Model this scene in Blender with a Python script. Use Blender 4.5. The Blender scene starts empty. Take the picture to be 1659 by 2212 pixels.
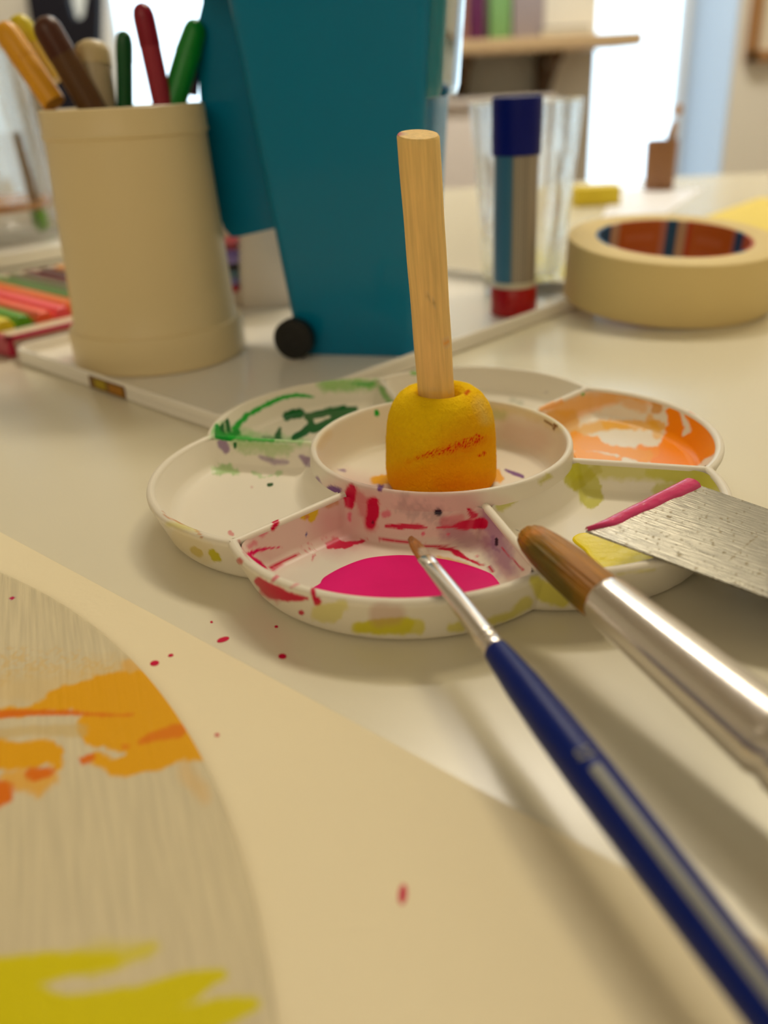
import bpy, bmesh, math, random
import numpy as np
from mathutils import Vector, Matrix
random.seed(7); rng = np.random.default_rng(7)
S = 0.011                      # metres per modelling unit
W, H = 1659, 2212
C = bpy.context.scene.collection
# ------------------------------------------------------------------ camera
FPX, PITCH, ROLL = 1898.0, math.radians(26.12), math.radians(-2.90)
CAM = np.array([-1.65, -22.58, 10.54])
_f = np.array([0, math.cos(PITCH), -math.sin(PITCH)]); _r = np.array([1., 0, 0]); _u = np.cross(_r, _f)
_c, _s = math.cos(ROLL), math.sin(ROLL)
RM = np.array([_c*_r + _s*_u, -_s*_r + _c*_u, _f])
cd = bpy.data.cameras.new('camera'); cam = bpy.data.objects.new('camera', cd); C.objects.link(cam)
m4 = Matrix.Identity(4)
for i in range(3):
    m4[i][0] = RM[0][i]; m4[i][1] = RM[1][i]; m4[i][2] = -RM[2][i]; m4[i][3] = CAM[i]*S
cam.matrix_world = m4
cd.sensor_fit = 'VERTICAL'; cd.sensor_height = 24.0; cd.lens = FPX/H*24.0
cd.clip_start = 0.005; cd.clip_end = 50
cd.dof.use_dof = True; cd.dof.focus_distance = 21.3*S; cd.dof.aperture_fstop = cd.lens/4.0
bpy.context.scene.camera = cam
def zp(u, v, z=0.):            # point of the plane z seen at a pixel
    d = np.array([(u-W/2)/FPX, -(v-H/2)/FPX, 1.]) @ RM
    return CAM + (z-CAM[2])/d[2]*d
def yp(u, v, y):
    d = np.array([(u-W/2)/FPX, -(v-H/2)/FPX, 1.]) @ RM
    return CAM + (y-CAM[1])/d[1]*d
def project(P):
    q = (np.asarray(P, float)-CAM) @ RM.T
    return np.stack([W/2+FPX*q[:, 0]/q[:, 2], H/2-FPX*q[:, 1]/q[:, 2]], 1)
# ------------------------------------------------------------------ world, lights, exposure
sc = bpy.context.scene
sc.view_settings.view_transform = 'Standard'; sc.view_settings.look = 'None'
sc.view_settings.gamma = 1.0; sc.view_settings.exposure = -0.2; sc.view_settings.use_curve_mapping = False
wd = bpy.data.worlds.new('sky'); sc.world = wd; wd.use_nodes = True
bg = wd.node_tree.nodes['Background']; bg.inputs[0].default_value = (0.68, 0.87, 1.0, 1); bg.inputs[1].default_value = 3.8
def area(name, loc, target, sx, sy, power, col, shape='RECTANGLE', portal=False):
    l = bpy.data.lights.new(name, 'AREA'); l.shape = shape; l.size = sx*S
    if shape in ('RECTANGLE', 'ELLIPSE'): l.size_y = sy*S
    l.energy = power; l.color = col
    o = bpy.data.objects.new(name, l); C.objects.link(o)
    o.location = Vector(loc)*S
    o.rotation_euler = (Vector(target)-Vector(loc)).to_track_quat('-Z', 'Y').to_euler()
    if portal: l.cycles.is_portal = True
    return o
area('ceiling_lamp_or_fill', (58, 80, 152), (0, 0, 0), 32, 32, 9.0, (1.0, 0.87, 0.60), 'DISK')
area('ceiling_lamp_or_fill', (-50, -190, 140), (-5, 5, 0), 190, 190, 18, (1.0, 0.86, 0.62), 'DISK')  # added broad fill from the camera side, not a lamp of the room
area('ceiling_lamp_or_fill', (12, 108, 150), (22, 180, 0), 70, 40, 27, (1.0, 0.92, 0.78), 'ELLIPSE')  # added unseen light that brightens the back wall
area('window_portal', (61, 215, 40), (61, 0, 40), 28, 190, 1, (1, 1, 1), portal=True)
area('window_portal', (-37, 215, 60), (-37, 0, 60), 44, 140, 1, (1, 1, 1), portal=True)
sc.cycles.use_denoising = True
sc.cycles.max_bounces = 8; sc.cycles.diffuse_bounces = 4; sc.cycles.glossy_bounces = 4
sc.cycles.transmission_bounces = 8; sc.cycles.sample_clamp_indirect = 4.0
sc.cycles.caustics_refractive = False; sc.cycles.caustics_reflective = False
# ------------------------------------------------------------------ helpers: materials
def sr(r, g, b):               # 8-bit sRGB -> linear
    f = lambda c: (c/255/12.92) if c/255 <= .04045 else ((c/255+.055)/1.055)**2.4
    return (f(r), f(g), f(b))
MATS = {}
def mat(name, col=None, rough=.5, metal=0, spec=.5, var=.04, vscale=60, bump=0, bscale=200, coat=0, trans=0, ior=1.45,
        stain=False, stretch=None, stretch_amt=0, dark=None, sss=0, stain_rough=None, alpha=1):
    if name in MATS: return MATS[name]
    if col is None: raise KeyError(name)
    m = bpy.data.materials.new(name); m.use_nodes = True; MATS[name] = m
    nt = m.node_tree; N = nt.nodes; L = nt.links; b = N['Principled BSDF']
    b.inputs['Roughness'].default_value = rough; b.inputs['Metallic'].default_value = metal
    b.inputs['Specular IOR Level'].default_value = spec; b.inputs['IOR'].default_value = ior
    b.inputs['Coat Weight'].default_value = coat; b.inputs['Coat Roughness'].default_value = .08
    b.inputs['Transmission Weight'].default_value = trans; b.inputs['Alpha'].default_value = alpha
    if sss:
        b.inputs['Subsurface Weight'].default_value = sss; b.inputs['Subsurface Radius'].default_value = (1, .8, .6)
        b.inputs['Subsurface Scale'].default_value = .003
    tc = N.new('ShaderNodeTexCoord')
    nz = N.new('ShaderNodeTexNoise'); nz.inputs['Scale'].default_value = vscale; nz.inputs['Detail'].default_value = 4
    L.new(tc.outputs['Object'], nz.inputs['Vector'])
    mx = N.new('ShaderNodeMix'); mx.data_type = 'RGBA'
    a = tuple(max(0, c*(1-var)) for c in col); d = tuple(min(1, c*(1+var)) for c in col)
    if dark: a = dark
    mx.inputs[6].default_value = (*a, 1); mx.inputs[7].default_value = (*d, 1)
    L.new(nz.outputs['Fac'], mx.inputs[0]); out = mx.outputs[2]
    last_h = None
    if stretch:                # streaks along the second axis of the 'tc' attribute
        at = N.new('ShaderNodeAttribute'); at.attribute_name = 'tc'
        mp = N.new('ShaderNodeMapping'); mp.inputs['Scale'].default_value = stretch
        L.new(at.outputs['Vector'], mp.inputs[0])
        sn = N.new('ShaderNodeTexNoise'); sn.inputs['Scale'].default_value = 1; sn.inputs['Detail'].default_value = 5
        L.new(mp.outputs[0], sn.inputs['Vector'])
        cr = N.new('ShaderNodeMapRange'); cr.inputs[1].default_value = .3; cr.inputs[2].default_value = .7
        cr.inputs[3].default_value = 1-stretch_amt; cr.inputs[4].default_value = 1+stretch_amt*.6
        L.new(sn.outputs['Fac'], cr.inputs[0])
        mm = N.new('ShaderNodeMix'); mm.data_type = 'RGBA'; mm.blend_type = 'MULTIPLY'; mm.inputs[0].default_value = 1
        L.new(out, mm.inputs[6]); L.new(cr.outputs[0], mm.inputs[7]); out = mm.outputs[2]; last_h = sn.outputs['Fac']
    if stain:
        at = N.new('ShaderNodeAttribute'); at.attribute_name = 'stain'
        ms = N.new('ShaderNodeMix'); ms.data_type = 'RGBA'
        L.new(at.outputs['Alpha'], ms.inputs[0]); L.new(out, ms.inputs[6]); L.new(at.outputs['Color'], ms.inputs[7]); out = ms.outputs[2]
        if stain_rough is not None:
            rr = N.new('ShaderNodeMapRange'); rr.inputs[3].default_value = rough; rr.inputs[4].default_value = stain_rough
            L.new(at.outputs['Alpha'], rr.inputs[0]); L.new(rr.outputs[0], b.inputs['Roughness'])
    L.new(out, b.inputs['Base Color'])
    if bump:
        bn = N.new('ShaderNodeBump'); bn.inputs['Strength'].default_value = bump; bn.inputs['Distance'].default_value = .0006
        if last_h is None:
            n2 = N.new('ShaderNodeTexNoise'); n2.inputs['Scale'].default_value = bscale; n2.inputs['Detail'].default_value = 3
            L.new(tc.outputs['Object'], n2.inputs['Vector']); last_h = n2.outputs['Fac']
        L.new(last_h, bn.inputs['Height']); L.new(bn.outputs[0], b.inputs['Normal'])
    return m
def glass_mat(name, tint=(1, 1, 1), rough=.02):
    m = bpy.data.materials.new(name); m.use_nodes = True; nt = m.node_tree; b = nt.nodes['Principled BSDF']
    b.inputs['Base Color'].default_value = (*tint, 1); b.inputs['Roughness'].default_value = rough
    b.inputs['Transmission Weight'].default_value = 1; b.inputs['IOR'].default_value = 1.5
    n = nt.nodes.new('ShaderNodeTexNoise'); n.inputs['Scale'].default_value = 40
    bn = nt.nodes.new('ShaderNodeBump'); bn.inputs['Strength'].default_value = .05; bn.inputs['Distance'].default_value = .0005
    nt.links.new(n.outputs['Fac'], bn.inputs['Height']); nt.links.new(bn.outputs[0], b.inputs['Normal'])
    return m
def soft_glass(name, k=.35):
    m = glass_mat(name, rough=.05); nt = m.node_tree; N = nt.nodes; L = nt.links; b = N['Principled BSDF']
    t = N.new('ShaderNodeBsdfTransparent'); t.inputs[0].default_value = (.97, .98, .97, 1); mx = N.new('ShaderNodeMixShader'); mx.inputs[0].default_value = k
    L.new(t.outputs[0], mx.inputs[1]); L.new(b.outputs[0], mx.inputs[2]); L.new(mx.outputs[0], N['Material Output'].inputs[0]); return m
def pane_mat():
    m = bpy.data.materials.new('window glass'); m.use_nodes = True; nt = m.node_tree; N = nt.nodes; L = nt.links
    N.remove(N['Principled BSDF']); t = N.new('ShaderNodeBsdfTransparent'); g = N.new('ShaderNodeBsdfGlossy')
    g.inputs['Roughness'].default_value = .03; fr = N.new('ShaderNodeFresnel'); fr.inputs[0].default_value = 1.45
    mx = N.new('ShaderNodeMixShader'); L.new(fr.outputs[0], mx.inputs[0]); L.new(t.outputs[0], mx.inputs[1]); L.new(g.outputs[0], mx.inputs[2])
    L.new(mx.outputs[0], N['Material Output'].inputs[0]); return m
# ------------------------------------------------------------------ helpers: objects and meshes
def thing(name, label, cat, loc, group=None):
    o = bpy.data.objects.new(name, None); C.objects.link(o); o.location = Vector(loc)*S
    o.empty_display_size = .01; o['label'] = label; o['category'] = cat
    o['u'] = [float(x) for x in loc]
    if group: o['group'] = group
    return o
def tag(o, label, cat, group=None):
    o['label'] = label; o['category'] = cat
    if group: o['group'] = group
    return o
def obj(name, V, F, m, parent=None, smooth=True, angle=40, tc=None, stain=None, loc=None):
    V = np.asarray(V, float)
    if parent is not None:
        base = np.array(parent['u']) if 'u' in parent else np.zeros(3)
    else:
        base = np.array(loc, float) if loc is not None else np.array([V[:, 0].mean(), V[:, 1].mean(), V[:, 2].min()])
    me = bpy.data.meshes.new(name); me.from_pydata(((V-base)*S).tolist(), [], F if isinstance(F, list) else F.tolist()); me.update()
    if smooth:
        me.polygons.foreach_set('use_smooth', [True]*len(me.polygons))
        if angle < 180: me.set_sharp_from_angle(angle=math.radians(angle))
    if tc is not None:
        a = me.attributes.new('tc', 'FLOAT_VECTOR', 'POINT'); a.data.foreach_set('vector', np.asarray(tc, np.float32).ravel())
    if stain is not None:
        a = me.attributes.new('stain', 'FLOAT_COLOR', 'POINT'); a.data.foreach_set('color', np.asarray(stain, np.float32).ravel())
    me.materials.append(m)
    o = bpy.data.objects.new(name, me); C.objects.link(o)
    if parent is None: o.location = Vector(base)*S
    else: o.parent = parent
    o['u'] = [float(x) for x in base]
    return o
def struct(o): o['kind'] = 'structure'; return o
def grid_faces(n, k, closed=True, off=0, flip=False):   # k rings of n vertices
    F = []
    for j in range(k-1):
        for i in range(n if closed else n-1):
            a = off+j*n+i; b = off+j*n+(i+1) % n; q = [a, b, b+n, a+n]
            F.append(q[::-1] if flip else q)
    return F
def lathe(prof, c=(0, 0, 0), n=64, mod=None):
    V = []; 
    for r, z in prof:
        for i in range(n):
            a = 2*math.pi*i/n; rr = r*(mod(a, z) if mod else 1)
            V.append((c[0]+rr*math.cos(a), c[1]+rr*math.sin(a), c[2]+z))
    return V, grid_faces(n, len(prof))
def frame(d):
    d = np.array(d, float); d /= np.linalg.norm(d)
    s = np.cross(d, [0, 0, 1.]); s = np.array([1., 0, 0]) if np.linalg.norm(s) < 1e-4 else s/np.linalg.norm(s)
    return d, s, np.cross(s, d)
def rod(A, B, prof, n=28, flat=None, fine=1):
    """swept round bar from A towards B; prof = [(t, r)]; flat(t) = height / width"""
    A = np.array(A, float); d, s, u = frame(np.array(B)-A); V = []; T = []
    if fine > 1:
        P = []
        for (t0, r0), (t1, r1) in zip(prof[:-1], prof[1:]):
            for k in range(fine): P.append((t0+(t1-t0)*k/fine, r0+(r1-r0)*k/fine))
        prof = P+[prof[-1]]
    for t, r in prof:
        for i in range(n):
            a = 2*math.pi*i/n; k = flat(t) if flat else 1
            V.append(A+d*t+s*r*math.cos(a)+u*r*k*math.sin(a)); T.append((math.cos(a)*r, t, math.sin(a)*r))
    F = grid_faces(n, len(prof)); F.append(list(range(n))); m = len(V); F.append(list(range(m-1, m-n-1, -1)))
    return np.array(V), F, np.array(T)
def box(c, sx, sy, sz, rz=0, bev=0, seg=2, tiltx=0):
    bm = bmesh.new(); bmesh.ops.create_cube(bm, size=1)
    for v in bm.verts: v.co = Vector((v.co.x*sx, v.co.y*sy, v.co.z*sz))
    if bev: bmesh.ops.bevel(bm, geom=bm.edges[:], offset=bev, segments=seg, affect='EDGES', profile=.5)
    M = Matrix.Translation(Vector(c)) @ Matrix.Rotation(rz, 4, 'Z') @ Matrix.Rotation(tiltx, 4, 'X')
    bm.transform(M); bm.verts.ensure_lookup_table()
    V = [tuple(v.co) for v in bm.verts]; F = [[v.index for v in f.verts] for f in bm.faces]; bm.free()
    return V, F
def prism(P, z0, z1, bev=0):   # closed outline P (x, y) extruded, small bevel
    P = np.asarray(P, float); n = len(P); c = P.mean(0)
    def ins(q, d):
        t = np.roll(q, -1, 0)-np.roll(q, 1, 0); t /= np.linalg.norm(t, axis=1)[:, None]+1e-9
        return q+np.stack([-t[:, 1], t[:, 0]], 1)*d
    ar = .5*np.sum(P[:, 0]*np.roll(P[:, 1], -1)-np.roll(P[:, 0], -1)*P[:, 1]); s = 1 if ar > 0 else -1
    R = [(P, z0), (P, z1-bev), (ins(P, s*bev), z1)] if bev else [(P, z0), (P, z1)]
    V = np.concatenate([np.c_[q, np.full(n, z)] for q, z in R]); F = grid_faces(n, len(R)); k = len(V)
    F.append(list(range(n))[::-1]); F.append(list(range(k-n, k)))
    return V, F
def join(*VF):
    V, F, k = [], [], 0
    for v, f in VF:
        V.append(np.asarray(v, float)); F += [[i+k for i in q] for q in f]; k += len(v)
    return np.concatenate(V), F
# ------------------------------------------------------------------ helpers: stains (dried paint with a shape of its own)
_T = rng.random((256, 256))
def noise(x, y):
    xi = np.floor(x).astype(int); yi = np.floor(y).astype(int); fx = x-xi; fy = y-yi
    fx = fx*fx*(3-2*fx); fy = fy*fy*(3-2*fy); g = lambda a, b: _T[a % 256, b % 256]
    return (g(xi, yi)*(1-fx)+g(xi+1, yi)*fx)*(1-fy)+(g(xi, yi+1)*(1-fx)+g(xi+1, yi+1)*fx)*fy
def fbm(x, y, o=3):
    r = 0; a = .5; t = 0
    for k in range(o): r = r+a*noise(x*2**k+17*k, y*2**k+31*k); t += a; a *= .5
    return r/t
WS_ = 1.22
def stains(P, strokes, tagname=None):
    q = project(P); out = np.zeros((len(P), 4))
    out[:, :3] = .5
    for st in strokes:
        tg, col, op, soft, na, ns, pts = st[:7]; grain = st[7] if len(st) > 7 else 0
        if tagname is not None and tagname not in tg.split(): continue
        pts = [(p+(2,))[:3] if len(p) == 2 else p for p in pts]
        op = 1.0 if op >= .84 else op
        xs = [p[0] for p in pts]; ys = [p[1] for p in pts]; mw = 1.3*max(p[2] for p in pts)+na+soft+5
        sel = np.where((q[:, 0] > min(xs)-mw) & (q[:, 0] < max(xs)+mw) & (q[:, 1] > min(ys)-mw) & (q[:, 1] < max(ys)+mw))[0]
        if len(sel) == 0: continue
        x = q[sel, 0]; y = q[sel, 1]; d = np.full(len(sel), 1e9)
        if len(pts) == 1: pts = pts*2
        for (x0, y0, w0), (x1, y1, w1) in zip(pts[:-1], pts[1:]):
            L2 = (x1-x0)**2+(y1-y0)**2+1e-9; t = np.clip(((x-x0)*(x1-x0)+(y-y0)*(y1-y0))/L2, 0, 1)
            d = np.minimum(d, np.hypot(x-x0-t*(x1-x0), y-y0-t*(y1-y0))-WS_*(w0+t*(w1-w0)))
        if na: d = d+(fbm(x/ns, y/ns)-.5)*2*na
        a = np.clip(.5-d/max(soft, .1), 0, 1)*op
        if grain: a = a*np.clip((noise(x/grain, y/grain)-.45)*5, 0, 1)
        A0 = out[sel, 3]; an = a+A0*(1-a)
        out[sel, :3] = np.where(an[:, None] > 1e-5, (np.array(col)*a[:, None]+out[sel, :3]*(A0*(1-a))[:, None])/np.maximum(an, 1e-5)[:, None], out[sel, :3])
        out[sel, 3] = an
    return out
# ================================================================== SETTING: room
YW, TH = 180., 36.
XL, XR, YB, ZF, ZC = -220., 150., -260., -68., 170.
wallm = mat('cream wall paint', sr(240, 237, 226), .85, var=.03, vscale=3, bump=.2, bscale=120)
reveal = mat('window reveal with painted skylight', sr(214, 232, 255), .6, var=.02, vscale=4)  # blue of the skylight is put into the reveal's colour
def bx(x0, x1, y0, y1, z0, z1): return box(((x0+x1)/2, (y0+y1)/2, (z0+z1)/2), x1-x0, y1-y0, z1-z0)
struct(obj('wall_back', *join(bx(XL, -60, YW, YW+TH, ZF, ZC), bx(-60, -14, YW, YW+TH, ZF, -12), bx(-60, -14, YW, YW+TH, 130, ZC),
       bx(-14, 46.5, YW, YW+TH, ZF, ZC), bx(46.5, 75.5, YW, YW+TH, 138, ZC), bx(46.5, 75.5, YW, YW+TH, ZF, -56), bx(75.5, XR, YW, YW+TH, ZF, ZC)), wallm, smooth=False))
struct(obj('wall_left', *bx(XL-4, XL, YB, YW, ZF, ZC), wallm, smooth=False))
struct(obj('wall_right', *bx(XR, XR+4, YB, YW, ZF, ZC), wallm, smooth=False))
struct(obj('wall_front', *bx(XL, XR, YB-4, YB, ZF, ZC), wallm, smooth=False))
struct(obj('floor', *bx(XL, XR, YB, YW+TH, ZF-4, ZF), mat('oak floor boards', sr(150, 118, 82), .45, var=.2, vscale=9), smooth=False))
struct(obj('ceiling', *bx(XL, XR, YB, YW+TH, ZC, ZC+4), mat('white ceiling paint', sr(240, 236, 225), .9, var=.02), smooth=False))
framem = mat('white window frame paint', sr(235, 238, 242), .4, var=.02); pm = pane_mat()
def window(name, x0, x1, z0, z1, mull):
    y = YW+TH-8; w = 2.2
    o = struct(obj(name, *join(bx(x0, x0+w, y, y+4, z0, z1), bx(x1-w, x1, y, y+4, z0, z1), bx(x0, x1, y, y+4, z0, z0+w), bx(x0, x1, y, y+4, z1-w, z1),
               *[bx(x0, x1, y, y+3, z-.8, z+.8) for z in mull]), framem, smooth=False))
    zs = [z0+w]+sorted(mull)+[z1-w]
    for a, b in zip(zs[:-1], zs[1:]): obj('pane', *bx(x0+w, x1-w, y+1.4, y+1.8, a, b), pm, parent=o, smooth=False)
window('window_1', -60, -14, -12, 130, [60]); window('window_2', 46.5, 75.5, -56, 138, [])
struct(obj('trim_1', *bx(75.0, 75.5, YW+.2, YW+TH-8.2, -55.8, 137.8), reveal, smooth=False))
# ================================================================== table
tablem = mat('white glossy table top', sr(230, 222, 198), .24, spec=.5, var=.02, vscale=2.5, bump=.03, bscale=30)
table = thing('craft_table', 'large white glossy craft table top carrying all the painting things', 'table', (12, 20, 0))
V, F = box((12, 8, -1.2), 84, 136, 2.4, bev=.25)
obj('table_top', V, F, tablem, table, angle=30)
legm = mat('pale beech wood', sr(205, 175, 130), .5, var=.08)
for x, y in ((-26, -56), (50, -56), (-26, 72), (50, 72)): obj('leg', *box((x, y, (ZF-2.4)/2), 5, 5, -ZF-2.4, bev=.3), legm, table, angle=30)
# ------------------------------------------------------------------ drawing paper (edge runs diagonally under the brushes)
pa, pb = zp(0, 1150, .02)[:2], zp(1659, 2043, .02)[:2]
e1 = (pb-pa)/np.linalg.norm(pb-pa); e2 = np.array([e1[1], -e1[0]])
q0 = pa-e1*9; q1 = pb+e1*6
paperm = mat('warm white drawing paper', sr(244, 230, 196), .8, spec=.25, var=.015, vscale=20, bump=.12, bscale=500)
PP = [q0, q1, q1+e2*26, q0+e2*26]
def sheet(name, P, z, th, m, parent=None, **k):
    V, F = prism(P, z, z+th); return obj(name, V, F, m, parent, smooth=False, **k)
paper = sheet('drawing_paper', PP, .005, .03, paperm)
tag(paper, 'large cream sheet of drawing paper under the painted board, speckled with magenta', 'paper')
# ------------------------------------------------------------------ round painted board
oc = np.array([-22.33, -19.53]); oR = 19.44
na, nr = 520, 190
V = []; 
rr_ = oR-np.concatenate([[0, .03, .06], .06+np.linspace(.03, 12.5, nr-3)])
zz_ = np.concatenate([[.12, .155, .17], np.full(nr-3, .17)])
aa = np.linspace(math.radians(-8), math.radians(64), na)
PV = np.concatenate([np.c_[oc[0]+r*np.cos(aa), oc[1]+r*np.sin(aa), np.full(na, z)] for r, z in zip(rr_, zz_)])
OR_, YL, OC = sr(222, 112, 0), sr(214, 200, 0), sr(228, 164, 0)
board_strokes = [
 ('b', sr(216, 180, 110), .55, 30, 26, 20, [(-40, 1440, 30), (60, 1430, 22), (150, 1430, 18), (240, 1440, 12)], 5),
 ('b', sr(222, 180, 90), .35, 40, 20, 40, [(-40, 1500, 26), (80, 1490, 30), (200, 1475, 34), (290, 1450, 24)]),
 ('b', OC, .93, 6, 9, 22, [(-40, 1545, 10), (60, 1535, 8), (150, 1505, 22), (230, 1510, 46), (300, 1500, 40)]),
 ('b', OC, .55, 10, 8, 14, [(275, 1440, 12), (320, 1490, 30), (365, 1540, 24)]),
 ('b', OC, .93, 6, 9, 22, [(215, 1570, 38), (300, 1560, 62), (370, 1570, 52), (420, 1610, 30)]),
 ('b', OC, .92, 6, 10, 20, [(215, 1640, 14), (260, 1665, 14), (300, 1640, 26), (370, 1620, 28)]),
 ('b', OC, .9, 7, 9, 20, [(-40, 1625, 26), (40, 1630, 26), (110, 1625, 22), (125, 1650, 12)]),
 ('b', OC, .8, 12, 10, 14, [(20, 1680, 14), (80, 1695, 22), (110, 1680, 12)]),
 ('b', OC, .3, 22, 10, 20, [(400, 1660, 16), (440, 1720, 14)]),
 ('b', sr(205, 175, 110), .6, 6, 3, 12, [(-40, 1590, 10), (60, 1578, 9), (175, 1578, 12)]),
 ('b', OR_, .85, 5, 3, 20, [(-40, 1546, 9), (60, 1540, 6), (150, 1540, 4), (220, 1544, 3), (285, 1545, 1)]),
 ('b', OR_, .8, 6, 3, 12, [(305, 1602, 6), (335, 1590, 9), (385, 1578, 13)]),
 ('b', OR_, .75, 5, 2, 10, [(268, 1613, 5), (274, 1613, 4)]),
 ('b', OR_, .85, 5, 4, 12, [(180, 1642, 8), (200, 1636, 7)]),
 ('b', OR_, .85, 6, 5, 12, [(72, 1672, 13), (105, 1668, 10)]),
 ('b', OR_, .9, 6, 4, 12, [(-10, 1716, 26), (4, 1712, 22)]),
 ('b', YL, .5, 30, 12, 18, [(150, 2070, 14), (230, 2060, 22), (310, 2055, 12)]),
 ('b', YL, .95, 12, 8, 24, [(-60, 2110, 30), (60, 2095, 32), (160, 2080, 22), (240, 2075, 16)]),
 ('b', YL, .7, 18, 8, 24, [(200, 2095, 14), (330, 2045, 12)]),
 ('b', YL, .95, 8, 5, 30, [(-60, 2230, 80), (60, 2205, 70), (150, 2200, 42), (300, 2170, 34), (400, 2135, 30), (450, 2112, 16), (478, 2106, 12)]),
 ('b', YL, .95, 10, 5, 30, [(200, 2250, 50), (380, 2230, 42), (480, 2185, 28), (545, 2168, 14)]),
 ('b', sr(190, 20, 80), 1, 2, 0, 9, [(24, 1293, 3.5), (30, 1291, 2)]),
]
boardm = mat('brushed white primer', sr(216, 202, 168), .6, spec=.2, var=.02, vscale=20, stain=True, stretch=(10, .45, 1), stretch_amt=.11, bump=.35)
tcb = np.c_[PV[:, 0]*1.0+PV[:, 1]*.35, PV[:, 1]-PV[:, 0]*.35, PV[:, 2]]
bo = obj('painted_board', PV, grid_faces(na, nr, closed=False, flip=True), boardm, angle=180, tc=tcb, stain=stains(PV, board_strokes))
V, F = prism([(oc[0]+(oR-.05)*math.cos(a), oc[1]+(oR-.05)*math.sin(a)) for a in np.linspace(0, 2*math.pi, 160)[:-1]], .036, .15)
obj('backing', V, F, mat('board edge', sr(215, 195, 155), .8), bo, smooth=False)
tag(bo, 'round board brushed with whitish primer, ochre, orange and lemon yellow paint', 'painting')
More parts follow.
